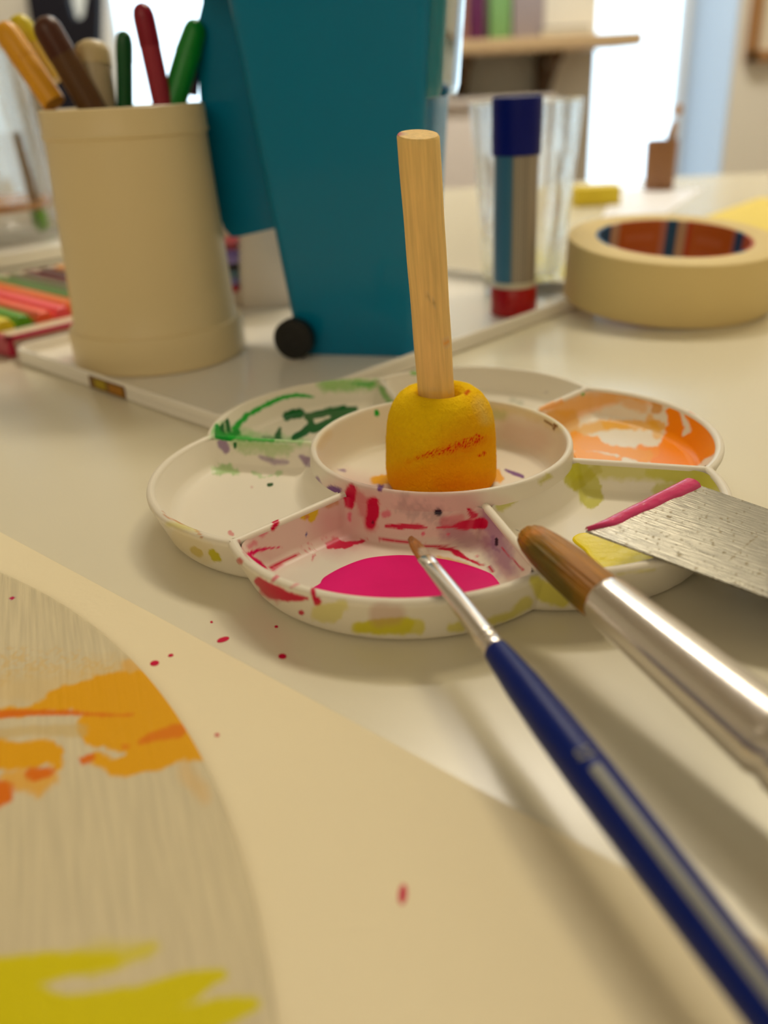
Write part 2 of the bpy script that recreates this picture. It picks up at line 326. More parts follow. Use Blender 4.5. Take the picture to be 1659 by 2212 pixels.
# ================================================================== palette
ROT = math.radians(-17.1); R0, RC, DC, RP, ZR, ZFL = 3.5, 7.0, 3.55, 4.3, 1.2, .45
MG, MG2, PU, GR, DG, LY, OG, BK = sr(222, 0, 92), sr(208, 0, 62), sr(122, 74, 140), sr(20, 175, 50), sr(0, 100, 40), sr(214, 204, 0), sr(250, 162, 0), sr(40, 16, 40)
def c4(*p): return [(280+a/2.765, 760+b/2.765)+((c/2.765,) if c else (2,)) for a, b, c in p]
def c5(*p): return [(650+a/2.765, 760+b/2.765, c/2.765) for a, b, c in p]
def c6(*p): return [(1059+a/2.765, 760+b/2.765, c/2.765) for a, b, c in p]
def c9(*p): return [(500+a/5.53, 1040+b/5.53, c/5.53) for a, b, c in p]
PS = [
 # washes
 ('w4 c', sr(214, 132, 138), .50, 60, 10, 30, c5((300, 980, 190), (560, 980, 160), (900, 980, 160), (1120, 1000, 90))),
 ('w4', sr(214, 132, 138), .42, 50, 10, 30, c9((450, 700, 260), (900, 560, 260), (1300, 520, 200))),
 ('w4', sr(150, 84, 150), .62, 26, 12, 16, c5((1120, 930, 30), (1150, 1060, 60), (1190, 1180, 60), (1230, 1290, 40))),
 ('w4', sr(150, 70, 110), .55, 20, 12, 14, c5((880, 1060, 40), (1000, 1110, 60), (1080, 1150, 40))),
 ('w4 c', sr(90, 60, 70), .30, 22, 20, 9, c5((600, 900, 26), (700, 950, 36), (820, 975, 36))),
 # magenta on the back wall of the pink well
 ('w4 c', MG2, .9, 5, 3, 8, c5((300, 820, 26), (290, 870, 32), (290, 905, 28))),
 ('w4 c', MG2, .85, 6, 3, 8, c5((430, 900, 30), (430, 970, 32), (415, 1030, 24))),
 ('w4 c', MG2, .5, 10, 5, 10, c5((370, 890, 30), (340, 850, 24), (420, 1050, 26))),
 ('w4 c', MG, .6, 6, 4, 8, c5((500, 970, 20), (515, 965, 18))),
 ('w4', MG, .7, 4, 3, 8, c5((290, 970, 8), (292, 1005, 9))),
 ('w4 c', MG2, .9, 3, 2, 8, c5((510, 1040, 8), (600, 1043, 14), (700, 1043, 14), (750, 1050, 6))),
 ('w4 c', MG2, .45, 8, 4, 8, c5((860, 1020, 28), (950, 1000, 30))),
 ('w4 c', MG2, .9, 4, 3, 8, c5((810, 1050, 3), (900, 1045, 8), (1000, 1030, 26), (1080, 1025, 30))),
 ('w4 c', MG2, .85, 4, 3, 8, c5((1000, 940, 9), (1030, 975, 20))),
 ('w4 c', BK, .95, 3, 2, 6, c5((818, 958, 17), (824, 962, 16))),
 ('w4', BK, .95, 2, 1, 6, c5((1168, 1120, 8), (1168, 1150, 9))),
 ('w4', PU, .4, 4, 4, 6, c5((1145, 1110, 8), (1150, 1170, 10), (1185, 1190, 4))),
 ('w4 c', BK, .8, 2, 1, 6, c5((430, 1018, 7),)),
 ('w4', MG2, .95, 2, 1, 9, c5((1200, 1170, 2.5), (1265, 1240, 3), (1328, 1303, 5))),
 ('w4', MG2, .9, 2, 2, 6, c5((1125, 1290, 8), (1140, 1315, 8))),
 ('w4', MG, .7, 3, 2, 6, c5((1055, 1215, 8),)),
 ('w4', MG, .8, 3, 2, 6, c5((730, 1087, 9),)),
 ('w4', MG, .8, 3, 2, 6, c5((878, 1090, 8),)),
 ('w4', MG2, .95, 3, 2, 8, c5((470, 1123, 8), (600, 1135, 6), (780, 1163, 8), (900, 1180, 10), (930, 1200, 15), (1000, 1240, 7), (1085, 1277, 7))),
 ('w4', sr(228, 170, 60), .7, 5, 2, 8, c5((820, 1225, 9), (980, 1268, 8), (1060, 1300, 7))),
 ('w4', MG2, .95, 3, 3, 9, c9((1170, 760, 40), (1240, 740, 60), (1340, 760, 36), (1500, 730, 18), (1620, 700, 14))),
 ('w4', MG2, .5, 6, 8, 7, c9((860, 790, 14), (900, 820, 20), (990, 815, 18), (960, 750, 6), (880, 760, 5)), 3),
 ('w4', MG2, .7, 4, 5, 6, c9((1080, 690, 12), (1150, 650, 6))),
 ('w4', MG2, .7, 4, 5, 5, c9((1000, 880, 16), (960, 935, 5))),
 ('w4', MG2, .95, 2, 1, 9, c9((480, 1045, 22), (640, 950, 20), (815, 870, 9))),
 ('w4', MG, .95, 2, 1, 9, c9((190, 880, 26), (300, 830, 20), (420, 800, 12), (600, 785, 4))),
 ('w4', MG, .95, 3, 1, 9, c9((200, 900, 30), (300, 1000, 60), (420, 1045, 14))),
 ('w4 w4rim', MG, .5, 6, 4, 9, c9((215, 780, 22), (270, 740, 28))),
 ('w4 rim', sr(195, 40, 60), .5, 4, 2, 8, c9((90, 700, 8), (150, 850, 10), (220, 960, 10))),
 ('w4 rim', MG2, .95, 3, 2, 9, c9((500, 460, 34), (540, 480, 30), (495, 560, 26))),
 ('w4', MG, .55, 5, 3, 8, c9((350, 640, 22), (420, 610, 16))),
 ('rim', MG, .5, 2, 0, 8, c9((290, 530, 2), (430, 470, 3))),
 ('w4', sr(220, 180, 40), .85, 4, 4, 8, c9((870, 420, 34), (980, 360, 50), (950, 440, 40))),
 ('w4', sr(200, 60, 90), .55, 5, 5, 6, c9((900, 420, 22),)),
 ('w4', sr(200, 130, 60), .6, 7, 5, 8, c9((1150, 290, 24), (1250, 250, 26))),
 ('w4', sr(60, 60, 140), .85, 2, 1, 6, c9((900, 620, 9), (888, 650, 5))),
 ('w4 c rim', BK, .8, 1.5, 2, 5, c9((1410, 25, 5), (1470, 50, 9))),
 # rim of the pink well and its outer wall
 ('rim out', MG, .7, 4, 2, 8, c4((850, 1370, 8), (890, 1330, 10))),
 ('rim out', MG, .45, 4, 2, 8, c4((960, 1410, 6), (1020, 1375, 8))),
 ('rim out', MG2, .95, 3, 2, 8, c4((1095, 1420, 12), (1100, 1460, 12), (1122, 1495, 20))),
 ('out', MG2, .92, 4, 3, 10, c4((770, 1370, 22), (850, 1430, 34), (950, 1465, 22), (1060, 1475, 10))),
 ('out', MG2, .6, 8, 6, 10, c4((800, 1430, 20), (880, 1480, 16))),
 ('out rim', sr(205, 60, 60), .8, 3, 2, 8, c4((655, 1245, 14), (662, 1255, 12))),
 ('out', MG2, .95, 2, 1, 8, c4((1022, 1556, 11), (1030, 1560, 10))),
 ('out', LY, .55, 8, 6, 12, c4((1130, 1560, 40), (1210, 1560, 50), (1270, 1520, 30))),
 ('out', LY, .75, 6, 4, 14, c4((1370, 1650, 26), (1500, 1640, 36), (1650, 1630, 40))),
 ('out', LY, .75, 6, 4, 14, c5((330, 1650, 26), (500, 1640, 40), (700, 1640, 40))),
 ('out', LY, .7, 6, 4, 14, c5((900, 1650, 22), (960, 1640, 26))),
 ('out', LY, .7, 8, 4, 12, c5((1130, 1610, 20), (1260, 1570, 20), (1350, 1500, 30))),
 ('out', LY, .8, 8, 4, 12, c5((1400, 1370, 30), (1450, 1430, 50), (1560, 1480, 40))),
 ('out', sr(190, 130, 120), .4, 14, 4, 16, c5((480, 1570, 60), (560, 1570, 50))),
 ('out', sr(222, 195, 90), .3, 20, 4, 16, c4((300, 1120, 60), (450, 1210, 50))),
 ('out rim', LY, .5, 8, 3, 12, c4((230, 1030, 12), (330, 1045, 16), (400, 1060, 14))),
 ('out rim', sr(205, 130, 70), .8, 2, 1, 8, c4((195, 950, 3), (220, 985, 4), (300, 1020, 4), (390, 1050, 5), (430, 1105, 6))),
 ('out rim', sr(190, 90, 90), .7, 2, 1, 8, c4((410, 1050, 3), (600, 1080, 4))),
 ('out', sr(205, 180, 50), .75, 3, 2, 8, c4((385, 1185, 20), (415, 1205, 20))),
 ('out', sr(200, 190, 30), .85, 3, 3, 8, c4((490, 1200, 18), (510, 1225, 22), (540, 1245, 8))),
 ('rim w3', MG2, .6, 3, 2, 7, c4((600, 1080, 10), (615, 1090, 8))),
 # green well
 ('w2 rim w3', sr(120, 200, 60), .5, 20, 10, 12, c4((520, 460, 34), (620, 500, 30), (800, 530, 22), (1060, 545, 12))),
 ('w2 rim', GR, .35, 22, 10, 12, c4((520, 470, 40), (700, 520, 30), (1000, 530, 14))),
 ('w2 rim', sr(120, 195, 60), .7, 14, 10, 10, c4((1180, 190, 36), (1330, 190, 40), (1450, 200, 26))),
 ('w2', GR, .6, 4, 6, 6, c4((1320, 175, 12), (1420, 195, 16), (1460, 180, 10))),
 ('w2 rim', sr(110, 185, 70), .8, 5, 3, 8, c4((1500, 210, 12), (1530, 270, 14), (1560, 310, 12))),
 ('w2', GR, .95, 3, 3, 9, c4((630, 455, 16), (700, 380, 12), (780, 335, 11), (850, 300, 15), (920, 270, 11), (1010, 258, 10), (1100, 270, 6))),
 ('w2', DG, .95, 3, 2, 8, c4((575, 365, 10), (540, 420, 16), (545, 485, 22))),
 ('w2', DG, .95, 3, 2, 8, c4((580, 390, 8), (590, 470, 12))),
 ('w2 rim', sr(20, 150, 50), .95, 3, 2, 8, c4((520, 440, 9), (530, 500, 18), (590, 515, 22), (640, 480, 18))),
 ('w2 rim', GR, .8, 4, 3, 7, c4((600, 510, 10), (720, 520, 12), (860, 530, 8))),
 ('w2', DG, .97, 3, 4, 10, c4((940, 385, 22), (1010, 365, 26))),
 ('w2', DG, .97, 3, 3, 12, c4((1060, 385, 16), (1180, 360, 20), (1280, 348, 26), (1345, 350, 18))),
 ('w2', DG, .97, 3, 3, 12, c4((1070, 380, 14), (1090, 440, 18), (1040, 480, 20), (980, 510, 12))),
 ('w2', DG, .97, 3, 3, 12, c4((1290, 355, 24), (1200, 420, 20), (1100, 460, 22))),
 ('w2', DG, .95, 3, 3, 10, c4((900, 460, 10), (885, 500, 18))),
 ('w2', DG, .7, 6, 3, 10, c4((800, 515, 8), (900, 520, 10))),
 # left well: its back wall and floor
 ('w3', sr(140, 190, 80), .5, 16, 12, 10, c4((640, 560, 26), (850, 580, 40), (960, 580, 20))),
 ('w3', sr(120, 190, 70), .6, 6, 10, 8, c4((520, 700, 22), (600, 700, 20), (640, 720, 10))),
 ('w3', sr(120, 190, 70), .45, 4, 8, 8, c4((740, 720, 8), (800, 750, 8), (900, 720, 8))),
 ('w3', PU, .75, 5, 2, 9, c4((555, 550, 26), (578, 585, 18))),
 ('w3', PU, .6, 7, 2, 9, c4((780, 628, 9), (860, 655, 16), (940, 660, 10))),
 ('w3', PU, .7, 6, 2, 9, c4((1020, 625, 10), (1070, 660, 24))),
 ('w3', DG, .9, 2, 1, 9, c4((630, 550, 9), (630, 570, 7))),
 ('w3', sr(30, 80, 30), .95, 2, 1, 9, c4((830, 795, 9), (848, 791, 9))),
 ('w3', GR, .8, 2, 1, 9, c4((277, 618, 4),)),
 ('w3', sr(190, 90, 100), .4, 3, 1, 9, c4((730, 808, 6),)),
 ('c', PU, .8, 4, 3, 9, c4((1120, 760, 12), (1150, 850, 16))),
 ('c', PU, .85, 4, 3, 9, c4((1160, 840, 20), (1200, 830, 26), (1240, 830, 20))),
 ('c', PU, .9, 3, 3, 8, c4((1500, 795, 16), (1495, 822, 10))),
 # centre bowl
 ('c', sr(225, 205, 110), .35, 14, 4, 10, c5((1130, 330, 22), (1300, 350, 22), (1450, 400, 26), (1540, 450, 24))),
 ('c', sr(180, 195, 80), .5, 12, 5, 10, c5((1130, 370, 28), (1200, 380, 24))),
 ('c', sr(130, 80, 30), .9, 2, 3, 6, c5((1460, 410, 5), (1500, 435, 8), (1530, 440, 6), (1508, 460, 4))),
 ('c', sr(190, 120, 110), .25, 30, 5, 10, c5((1250, 480, 60), (1400, 520, 70))),
 ('c', PU, .9, 3, 1, 6, c5((1222, 705, 5), (1270, 725, 11), (1325, 745, 9))),
 ('c', GR, .9, 2, 1, 6, c5((452, 358, 12), (455, 372, 13))),
 ('c', sr(235, 170, 30), .9, 4, 5, 8, c5((440, 765, 20), (520, 760, 26))),
 ('c', sr(235, 170, 30), .9, 4, 5, 8, c5((1160, 740, 36), (1190, 760, 20))),
 ('c', PU, .7, 3, 2, 6, c5((225, 705, 4), (260, 712, 9))),
 ('rimc', BK, .7, 2, 2, 5, c5((285, 742, 5), (310, 748, 5))),
 ('c', sr(225, 190, 90), .3, 14, 3, 9, c4((1180, 490, 20), (1130, 560, 18))),
 # orange well
 ('w0', OG, .5, 16, 10, 14, c6((400, 370, 60), (560, 330, 50), (820, 230, 30), (1000, 300, 40))),
 ('w0 rim', OG, .75, 6, 5, 12, c6((300, 345, 14), (420, 300, 16))),
 ('w0', sr(225, 165, 60), .75, 8, 6, 12, c6((360, 380, 26), (470, 400, 50), (500, 470, 30))),
 ('w0', sr(228, 160, 50), .8, 6, 5, 12, c6((800, 240, 22), (890, 262, 22))),
 ('w0', sr(215, 150, 50), .8, 6, 4, 12, c6((995, 295, 24), (995, 340, 26))),
 ('w0', sr(235, 175, 60), .75, 6, 5, 12, c6((560, 470, 30), (660, 440, 28), (800, 440, 20))),
 ('w0', sr(235, 175, 60), .7, 6, 5, 12, c6((950, 400, 20), (1000, 490, 26))),
 ('w0', OG, .95, 4, 4, 10, c6((500, 560, 30), (580, 550, 40), (640, 530, 20))),
 ('w0', OG, .95, 4, 4, 12, c6((520, 620, 24), (650, 630, 26), (760, 650, 20))),
 ('w0', sr(252, 142, 0), .97, 5, 5, 12, c6((1090, 360, 30), (1110, 450, 40), (1080, 540, 50), (1060, 620, 60))),
 ('w0', sr(252, 142, 0), .97, 5, 5, 12, c6((1200, 370, 34), (1270, 440, 60), (1290, 540, 70), (1180, 600, 80), (1000, 640, 40))),
 ('w0', sr(252, 150, 0), .95, 5, 5, 12, c6((900, 590, 24), (980, 600, 26), (900, 640, 14))),
 ('w0', sr(232, 165, 40), .55, 10, 6, 12, c6((440, 330, 50), (620, 280, 40), (780, 270, 30), (900, 330, 30))),
 ('w0', sr(246, 160, 20), .9, 5, 6, 12, c6((500, 500, 26), (560, 540, 30), (700, 580, 22), (820, 600, 22), (930, 620, 30))),
 ('w0', sr(238, 172, 30), .8, 6, 6, 10, c6((690, 430, 24), (880, 440, 20), (1010, 440, 26))),
 ('rim', sr(240, 110, 40), .8, 4, 2, 9, c6((1200, 350, 8), (1300, 385, 10), (1400, 455, 5))),
 ('w0', GR, .8, 2, 1, 9, c6((553, 252, 10),)),
 # yellow well
 ('w5', sr(206, 200, 40), .68, 14, 6, 12, c6((480, 690, 60), (700, 710, 40), (1000, 720, 40), (1300, 760, 60))),
 ('w5', sr(195, 190, 20), .8, 5, 6, 10, c6((470, 690, 40), (520, 740, 70), (580, 780, 60), (600, 860, 60))),
 ('w5', sr(185, 175, 20), .55, 5, 5, 10, c6((520, 790, 30), (640, 700, 24))),
 ('w5 c', sr(195, 190, 20), .7, 6, 5, 10, c6((300, 775, 14), (350, 745, 14))),
 ('w5', sr(195, 190, 20), .7, 6, 6, 10, c6((110, 870, 40), (60, 930, 20))),
 ('w5', sr(200, 195, 30), .65, 8, 6, 10, c6((950, 720, 20), (1100, 740, 40), (1250, 740, 46), (1360, 800, 40), (1000, 830, 30))),
 ('w5', sr(190, 150, 20), .85, 2, 2, 8, c6((1400, 780, 6), (1425, 850, 8))),
 ('w5 rim', BK, .8, 1, 1, 5, c6((160, 1060, 3), (175, 1075, 3))),
 ('out rim', LY, .5, 4, 3, 8, c6((760, 1330, 6), (980, 1300, 5))),
 # far white well
 ('w1', sr(120, 140, 110), .35, 4, 6, 7, c6((120, 285, 12), (190, 310, 10))),
 ('w1', sr(140, 130, 160), .5, 3, 1, 7, c6((335, 240, 6),)),
 ('w1 rim', sr(120, 195, 60), .85, 3, 2, 7, c5((665, 128, 8), (690, 126, 9))),
]
palm = mat('white palette plastic', sr(238, 230, 214), .34, spec=.22, var=.02, vscale=30, stain=True, stain_rough=.3, sss=.0)
pal = thing('paint_palette', 'flower-shaped white plastic paint palette with six stained wells around a round bowl', 'palette', (0, 0, 0))
Vs, Fs, Ts, off = [], [], [], 0
def addp(V, F, tg):
    global off
    V = np.asarray(V); Vs.append(V); Fs.extend([[i+off for i in f] for f in F]); Ts.append(stains(V, PS, tg)); off += len(V)
def smin(a, b, k=.10):
    h = np.clip(.5+.5*(b-a)/k, 0, 1); return b*(1-h)+a*h-k*h*(1-h)
for k in range(6):
    ax = ROT+math.radians(30+60*k); fine = k in (4, 3, 5, 0, 2)
    nth, nfl = (560, 60) if fine else (240, 24)
    def g(x, y):               # petal axis = +x
        a = RP-np.hypot(x-DC, y)
        s30, c30 = math.sin(math.pi/6), math.cos(math.pi/6)
        l1 = x*s30-y*c30; l2 = x*s30+y*c30
        return smin(smin(a, smin(l1, l2, .2), .35), np.hypot(x, y)-R0, .25)
    th = np.linspace(0, 2*math.pi, nth+1)[:-1]; c0 = 5.45
    levels = np.concatenate([[.10, .115], np.linspace(.13, .40, 16 if fine else 8), [.45, .51, .58, .66]])
    def zl(d):
        d = np.asarray(d, float); t = np.clip((d-.10)/.34, 0, 1)
        z = 1.22-(1.22-ZFL-.16)*t
        t2 = np.clip((d-.40)/.26, 0, 1); zf = ZFL+.16*(1-np.sin(t2*math.pi/2)); zw = 1.22-(1.22-ZFL-.16)*(d-.10)/.30
        return np.where(d < .40, zw, zf)
    rings = []
    for lv in levels:
        lo = np.zeros(nth); hi = np.full(nth, 4.2)
        for _ in range(26):
            mid = (lo+hi)/2; inside = g(c0+mid*np.cos(th), mid*np.sin(th)) > lv
            lo = np.where(inside, mid, lo); hi = np.where(inside, hi, mid)
        rings.append((lo, float(zl(lv))))
    R = [np.c_[c0+r*np.cos(th), r*np.sin(th), np.full(nth, z)] for r, z in rings]
    for f in np.linspace(1, 0, nfl)[1:]:
        r = rings[-1][0]*max(f, .004); R.append(np.c_[c0+r*np.cos(th), r*np.sin(th), np.full(nth, ZFL)])
    P = np.concatenate(R); ca, sa = math.cos(ax), math.sin(ax)
    P = np.c_[P[:, 0]*ca-P[:, 1]*sa, P[:, 0]*sa+P[:, 1]*ca, P[:, 2]]
    addp(P, grid_faces(nth, len(R)), 'w%d' % k)
def flower(e, n=1500):         # outline radius with petals of radius RP+e
    a = np.linspace(0, 2*math.pi, n+1)[:-1]; ph = (a+math.pi/6) % (math.pi/3)-math.pi/6
    ph = ((np.degrees(a)) % 60-30)*math.pi/180
    return a, DC*np.cos(ph)+np.sqrt((RP+e)**2-(DC*np.sin(ph))**2)
prof = [(.02, 1.300), (.07, 1.29), (.115, 1.255), (.135, 1.20), (.13, 1.14), (.10, 1.08), (.07, 1.0)] + [(.07-.32*t-.0*t, 1.0-.8*t) for t in np.linspace(.06, 1, 14)] + [(-.30, .13), (-.38, .06), (-.5, .02), (-.7, .0), (-2.2, .0)]
R = []
for e, z in prof:
    a, r = flower(e); R.append(np.c_[r*np.cos(a+ROT), r*np.sin(a+ROT), np.full(len(a), z)])
addp(np.concatenate(R), grid_faces(1500, len(R), flip=True), 'out')
prof = [(.02, 1.300), (-.03, 1.295), (-.08, 1.27), (-.11, 1.20), (-.11, 1.1)]
R = []
for e, z in prof:
    a, r = flower(e); R.append(np.c_[r*np.cos(a+ROT), r*np.sin(a+ROT), np.full(len(a), z)])
addp(np.concatenate(R), grid_faces(1500, len(R)), 'rim')
for k in range(6):             # divider tops
    a = ROT+math.radians(60*k); d = np.array([math.cos(a), math.sin(a), 0]); n_ = np.array([-d[1], d[0], 0]); R = []
    for t in np.linspace(3.45, 7.08, 150):
        for b in np.linspace(-.35, math.pi+.35, 11):
            R.append(d*t+n_*.115*math.cos(b)+np.array([0, 0, 1.185+.115*math.sin(b)]))
    addp(np.array(R), grid_faces(11, 150, closed=False), 'rim')
prof = [(3.72, .5), (3.66, .9), (3.62, 1.2), (3.59, 1.45), (3.585, 1.54), (3.57, 1.59), (3.53, 1.62), (3.48, 1.625), (3.44, 1.61), (3.41, 1.57), (3.39, 1.5), (3.36, 1.3), (3.31, 1.0), (3.25, .75), (3.18, .58), (3.06, .47), (2.9, .43), (2.6, .42), (2.1, .42), (1.4, .42), (.7, .42), (.01, .42)]
pf = []
for (r0, z0), (r1, z1) in zip(prof[:-1], prof[1:]):
    m_ = max(1, int(max(abs(r1-r0), abs(z1-z0))/.05))
    for i in range(m_): pf.append((r0+(r1-r0)*i/m_, z0+(z1-z0)*i/m_))
pf.append(prof[-1]); V, F = lathe(pf, n=560); addp(V, [f[::-1] for f in F], 'c')
obj('dish', np.concatenate(Vs), Fs, palm, pal, angle=60, stain=np.concatenate(Ts))
def pool(name, px, z, h, m, parent, label=None, petal=None):
    P = np.array([zp(u, v, z)[:2] for u, v in px]); n = len(P); Q = []
    if petal is not None:      # keep the puddle on the floor of its well
        a = ROT+math.radians(30+60*petal); c = DC*np.array([math.cos(a), math.sin(a)]); d = P-c; r = np.linalg.norm(d, axis=1)
        P = c+d*np.minimum(1, (RP-.40)/r)[:, None]
    for i in range(n):         # Catmull-Rom
        p0, p1, p2, p3 = P[i-1], P[i], P[(i+1) % n], P[(i+2) % n]
        for t in np.linspace(0, 1, 9)[:-1]:
            Q.append(.5*((2*p1)+(-p0+p2)*t+(2*p0-5*p1+4*p2-p3)*t*t+(-p0+3*p1-3*p2+p3)*t**3))
    Q = np.array(Q); c = Q.mean(0); R = []
    for s, dz in ((1.0, 0), (.99, h*.6), (.97, h*.9), (.93, h), (.7, h), (.4, h*1.02), (.1, h*1.02)):
        R.append(np.c_[c+(Q-c)*s, np.full(len(Q), z+dz)])
    V = np.concatenate(R); k = len(Q); F = grid_faces(k, len(R)); F.append(list(range(len(V)-k, len(V))))
    ar = .5*np.sum(Q[:, 0]*np.roll(Q[:, 1], -1)-np.roll(Q[:, 0], -1)*Q[:, 1])
    if ar < 0: F = [f[::-1] for f in F]
    o = obj(name, V, F, m, parent, angle=70)
    if label: o['label'] = label
    return o
pinkp = mat('magenta paint', sr(236, 0, 122), .45, spec=.12, var=.06, vscale=120, bump=.12, bscale=160)
yelp = mat('lemon yellow paint', sr(250, 226, 0), .25, spec=.3, var=.05, vscale=120, bump=.35, bscale=200)
drop = mat('magenta paint drop', sr(205, 0, 62), .4, spec=.15, var=.05)
pool('paint_puddle', [(690, 1262), (700, 1248), (740, 1226), (790, 1208), (850, 1201), (900, 1202), (950, 1208), (990, 1216), (1030, 1228), (1060, 1240), (1078, 1251), (1096, 1264), (1060, 1290), (1000, 1312), (940, 1322), (880, 1326), (810, 1324), (740, 1314), (690, 1298), (672, 1276)], ZFL, .045, pinkp, pal, 'puddle of magenta paint', 4)
pool('paint_puddle', [(1238, 1162), (1258, 1154), (1300, 1158), (1350, 1170), (1400, 1192), (1430, 1206), (1400, 1240), (1340, 1250), (1300, 1240), (1276, 1212), (1262, 1190), (1240, 1172)], ZFL, .06, yelp, pal, 'puddle of wet yellow paint', 5)
# drops on paper and table
def dropm(parent, u, v, w, h, z, ang=0):
    px = [(u+w*math.cos(t)*math.cos(ang)-h*math.sin(t)*math.sin(ang), v+w*math.cos(t)*math.sin(ang)+h*math.sin(t)*math.cos(ang)) for t in np.linspace(0, 2*math.pi, 11)[:-1]]
    return pool('paint_drop', px, z, .012, drop, parent)
for a in ((334, 1433, 10, 5.5, .036, -.2), (369, 1416, 6, 3, .036, -.2), (870, 1932, 9, 22, .036, .1), (469, 1588, 5, 3, .036, 0)): dropm(paper, *a)
for a in ((482, 1382, 14, 5, .001, -.3), (610, 1418, 9, 5.5, .001, 0), (597, 1354, 4, 2.5, .001, 0), (457, 1344, 3, 2, .001, 0), (1487, 1190+0, 0.1, 0.1, .001, 0)):
    if a[2] > 1: dropm(table, *a)
# ================================================================== sponge dauber standing in the centre bowl
dau = thing('sponge_dauber', 'yellow sponge dauber on a round wooden stick standing in the centre bowl', 'dauber', (0, -.1, .42))
sp = [(.01, .425), (1.2, .425), (1.46, .45), (1.52, .6), (1.53, .9), (1.52, 1.3), (1.5, 1.7), (1.47, 2.05), (1.41, 2.4), (1.30, 2.68), (1.15, 2.9), (.98, 3.03), (.82, 3.08), (.68, 3.05), (.58, 2.94), (.53, 2.8), (.5, 2.5)]
pf = []
for (r0, z0), (r1, z1) in zip(sp[:-1], sp[1:]):
    m_ = max(1, int(math.hypot(r1-r0, z1-z0)/.035))
    for i in range(m_): pf.append((r0+(r1-r0)*i/m_, z0+(z1-z0)*i/m_))
V, F = lathe(pf, (0, -.1, 0), n=300); V = np.array(V)
nn = V-np.array([0, -.1, 1.6]); nn[:, 2] *= .35; nn /= np.linalg.norm(nn, axis=1)[:, None]
a_ = np.arctan2(V[:, 1]+.1, V[:, 0])
V = V+nn*((noise(a_*1.5*26, V[:, 2]*26)-.5)*.022+(fbm(a_*3+5, V[:, 2]*2)-.5)*.03)[:, None]
RS = sr(235, 90, 0)
SS = [('s', sr(250, 165, 8), .8, 50, 8, 20, [(850, 1045, 22), (950, 1030, 40), (1040, 1010, 50), (1060, 950, 20)]),
      ('s', sr(236, 150, 20), .5, 50, 8, 20, [(980, 960, 30), (1040, 900, 24), (1030, 870, 12)]),
      ('s', sr(232, 110, 10), .5, 40, 8, 16, [(960, 1050, 14), (1050, 1050, 20)]),
      ('s', sr(236, 205, 110), .55, 22, 4, 12, [(1035, 870, 8), (1050, 905, 9)]),
      ('s', RS, .25, 8, 6, 5, c5((640, 660, 10), (720, 625, 16), (880, 590, 22), (1000, 560, 30), (1090, 520, 22))),
      ('s', sr(225, 0, 8), .95, 3, 7, 3.2, c5((700, 632, 8), (760, 610, 14), (880, 585, 18), (930, 560, 14), (990, 545, 22), (1060, 525, 24)), 2.2),
      ('s', sr(225, 0, 8), .9, 2, 4, 3, c5((1095, 605, 10), (1050, 632, 6)), 2),
      ('s', sr(205, 60, 10), .8, 4, 4, 4, c5((985, 250, 9), (1000, 235, 8))),
      ]
spm = mat('yellow foam sponge', sr(255, 204, 20), .95, spec=.1, var=.12, vscale=700, bump=.9, bscale=1500, stain=True)
obj('sponge', V, F, spm, dau, angle=180, stain=stains(V, SS))
A = np.array([0.02, .0, 2.0]); T0 = yp(903, 290, -1.0)
A = yp(943, 862, -.02); d_ = (T0-A)/np.linalg.norm(T0-A); Lh = np.linalg.norm(T0-A); A2 = A-d_*.9
V, F, tc = rod(A2, T0, [(0, .47)]+[(t, .488+.004*math.sin(t*3)) for t in np.linspace(.2, Lh+.9-.05, 40)]+[(Lh+.87, .475), (Lh+.9, .455), (Lh+.9, .2), (Lh+.9, .02)], n=48)
d, s, u = frame(d_)
cut = ((V-A2)@d > Lh+.75); V[cut] += d*((V[cut]-A2-d*(Lh+.9))@s*.10)[:, None]
WS = [('s', sr(185, 20, 30), .95, 2, 1, 6, [(859, 285, 4), (860, 290, 3)]),
      ('s', sr(240, 150, 20), .6, 4, 2, 6, [(962, 738, 6), (967, 742, 5)]), ('s', sr(230, 120, 30), .5, 3, 2, 6, [(927, 713, 4)]),
      ('s', sr(110, 85, 50), .4, 3, 3, 4, [(925, 645, 4), (937, 650, 5)]), ('s', sr(190, 30, 40), .7, 2, 1, 4, [(975, 722, 2)]),
      ('s', sr(245, 190, 20), .6, 12, 3, 5, [(910, 856, 5), (975, 856, 5)])]
woodm = mat('bare pine dowel', sr(246, 208, 132), .6, spec=.3, var=.06, vscale=40, stain=True, stretch=(9, .5, 9), stretch_amt=.14, bump=.25)
obj('handle', V, F, woodm, dau, angle=50, tc=tc, stain=stains(V, WS))
# ================================================================== small blue paintbrush
chrome = mat('bright nickel ferrule', sr(226, 220, 214), .24, metal=1, var=.02, vscale=50)
bA, bE = zp(884, 1160, 1.62), zp(1608, 2108, 1.2)
br = thing('paintbrush', 'slim paintbrush with blue handle and short flat tip over the magenta paint', 'paintbrush', tuple(bA))
dd = (bE-bA)/np.linalg.norm(bE-bA)
def at_px_y(v):                # distance along the brush axis where it crosses image row v
    lo, hi = 0, 30
    for _ in range(40):
        m_ = (lo+hi)/2
        if project([bA+dd*m_])[0, 1] < v: lo = m_
        else: hi = m_
    return lo
t1, t2, t3 = at_px_y(1206), at_px_y(1406), at_px_y(1690)
hairm = mat('golden brown bristles', sr(176, 104, 24), .45, spec=.4, var=.1, vscale=90, stain=True, stretch=(26, .6, 26), stretch_amt=.45, bump=.6)
fl = lambda t: .45+.5*min(1, max(0, (t-t1)/(t2-t1)*1.6))
V, F, tc = rod(bA, bE, [(0, .02), (.03, .07), (.3, .13), (t1*.6, .16), (t1+.1, .175)], n=40, flat=lambda t: .35, fine=5)
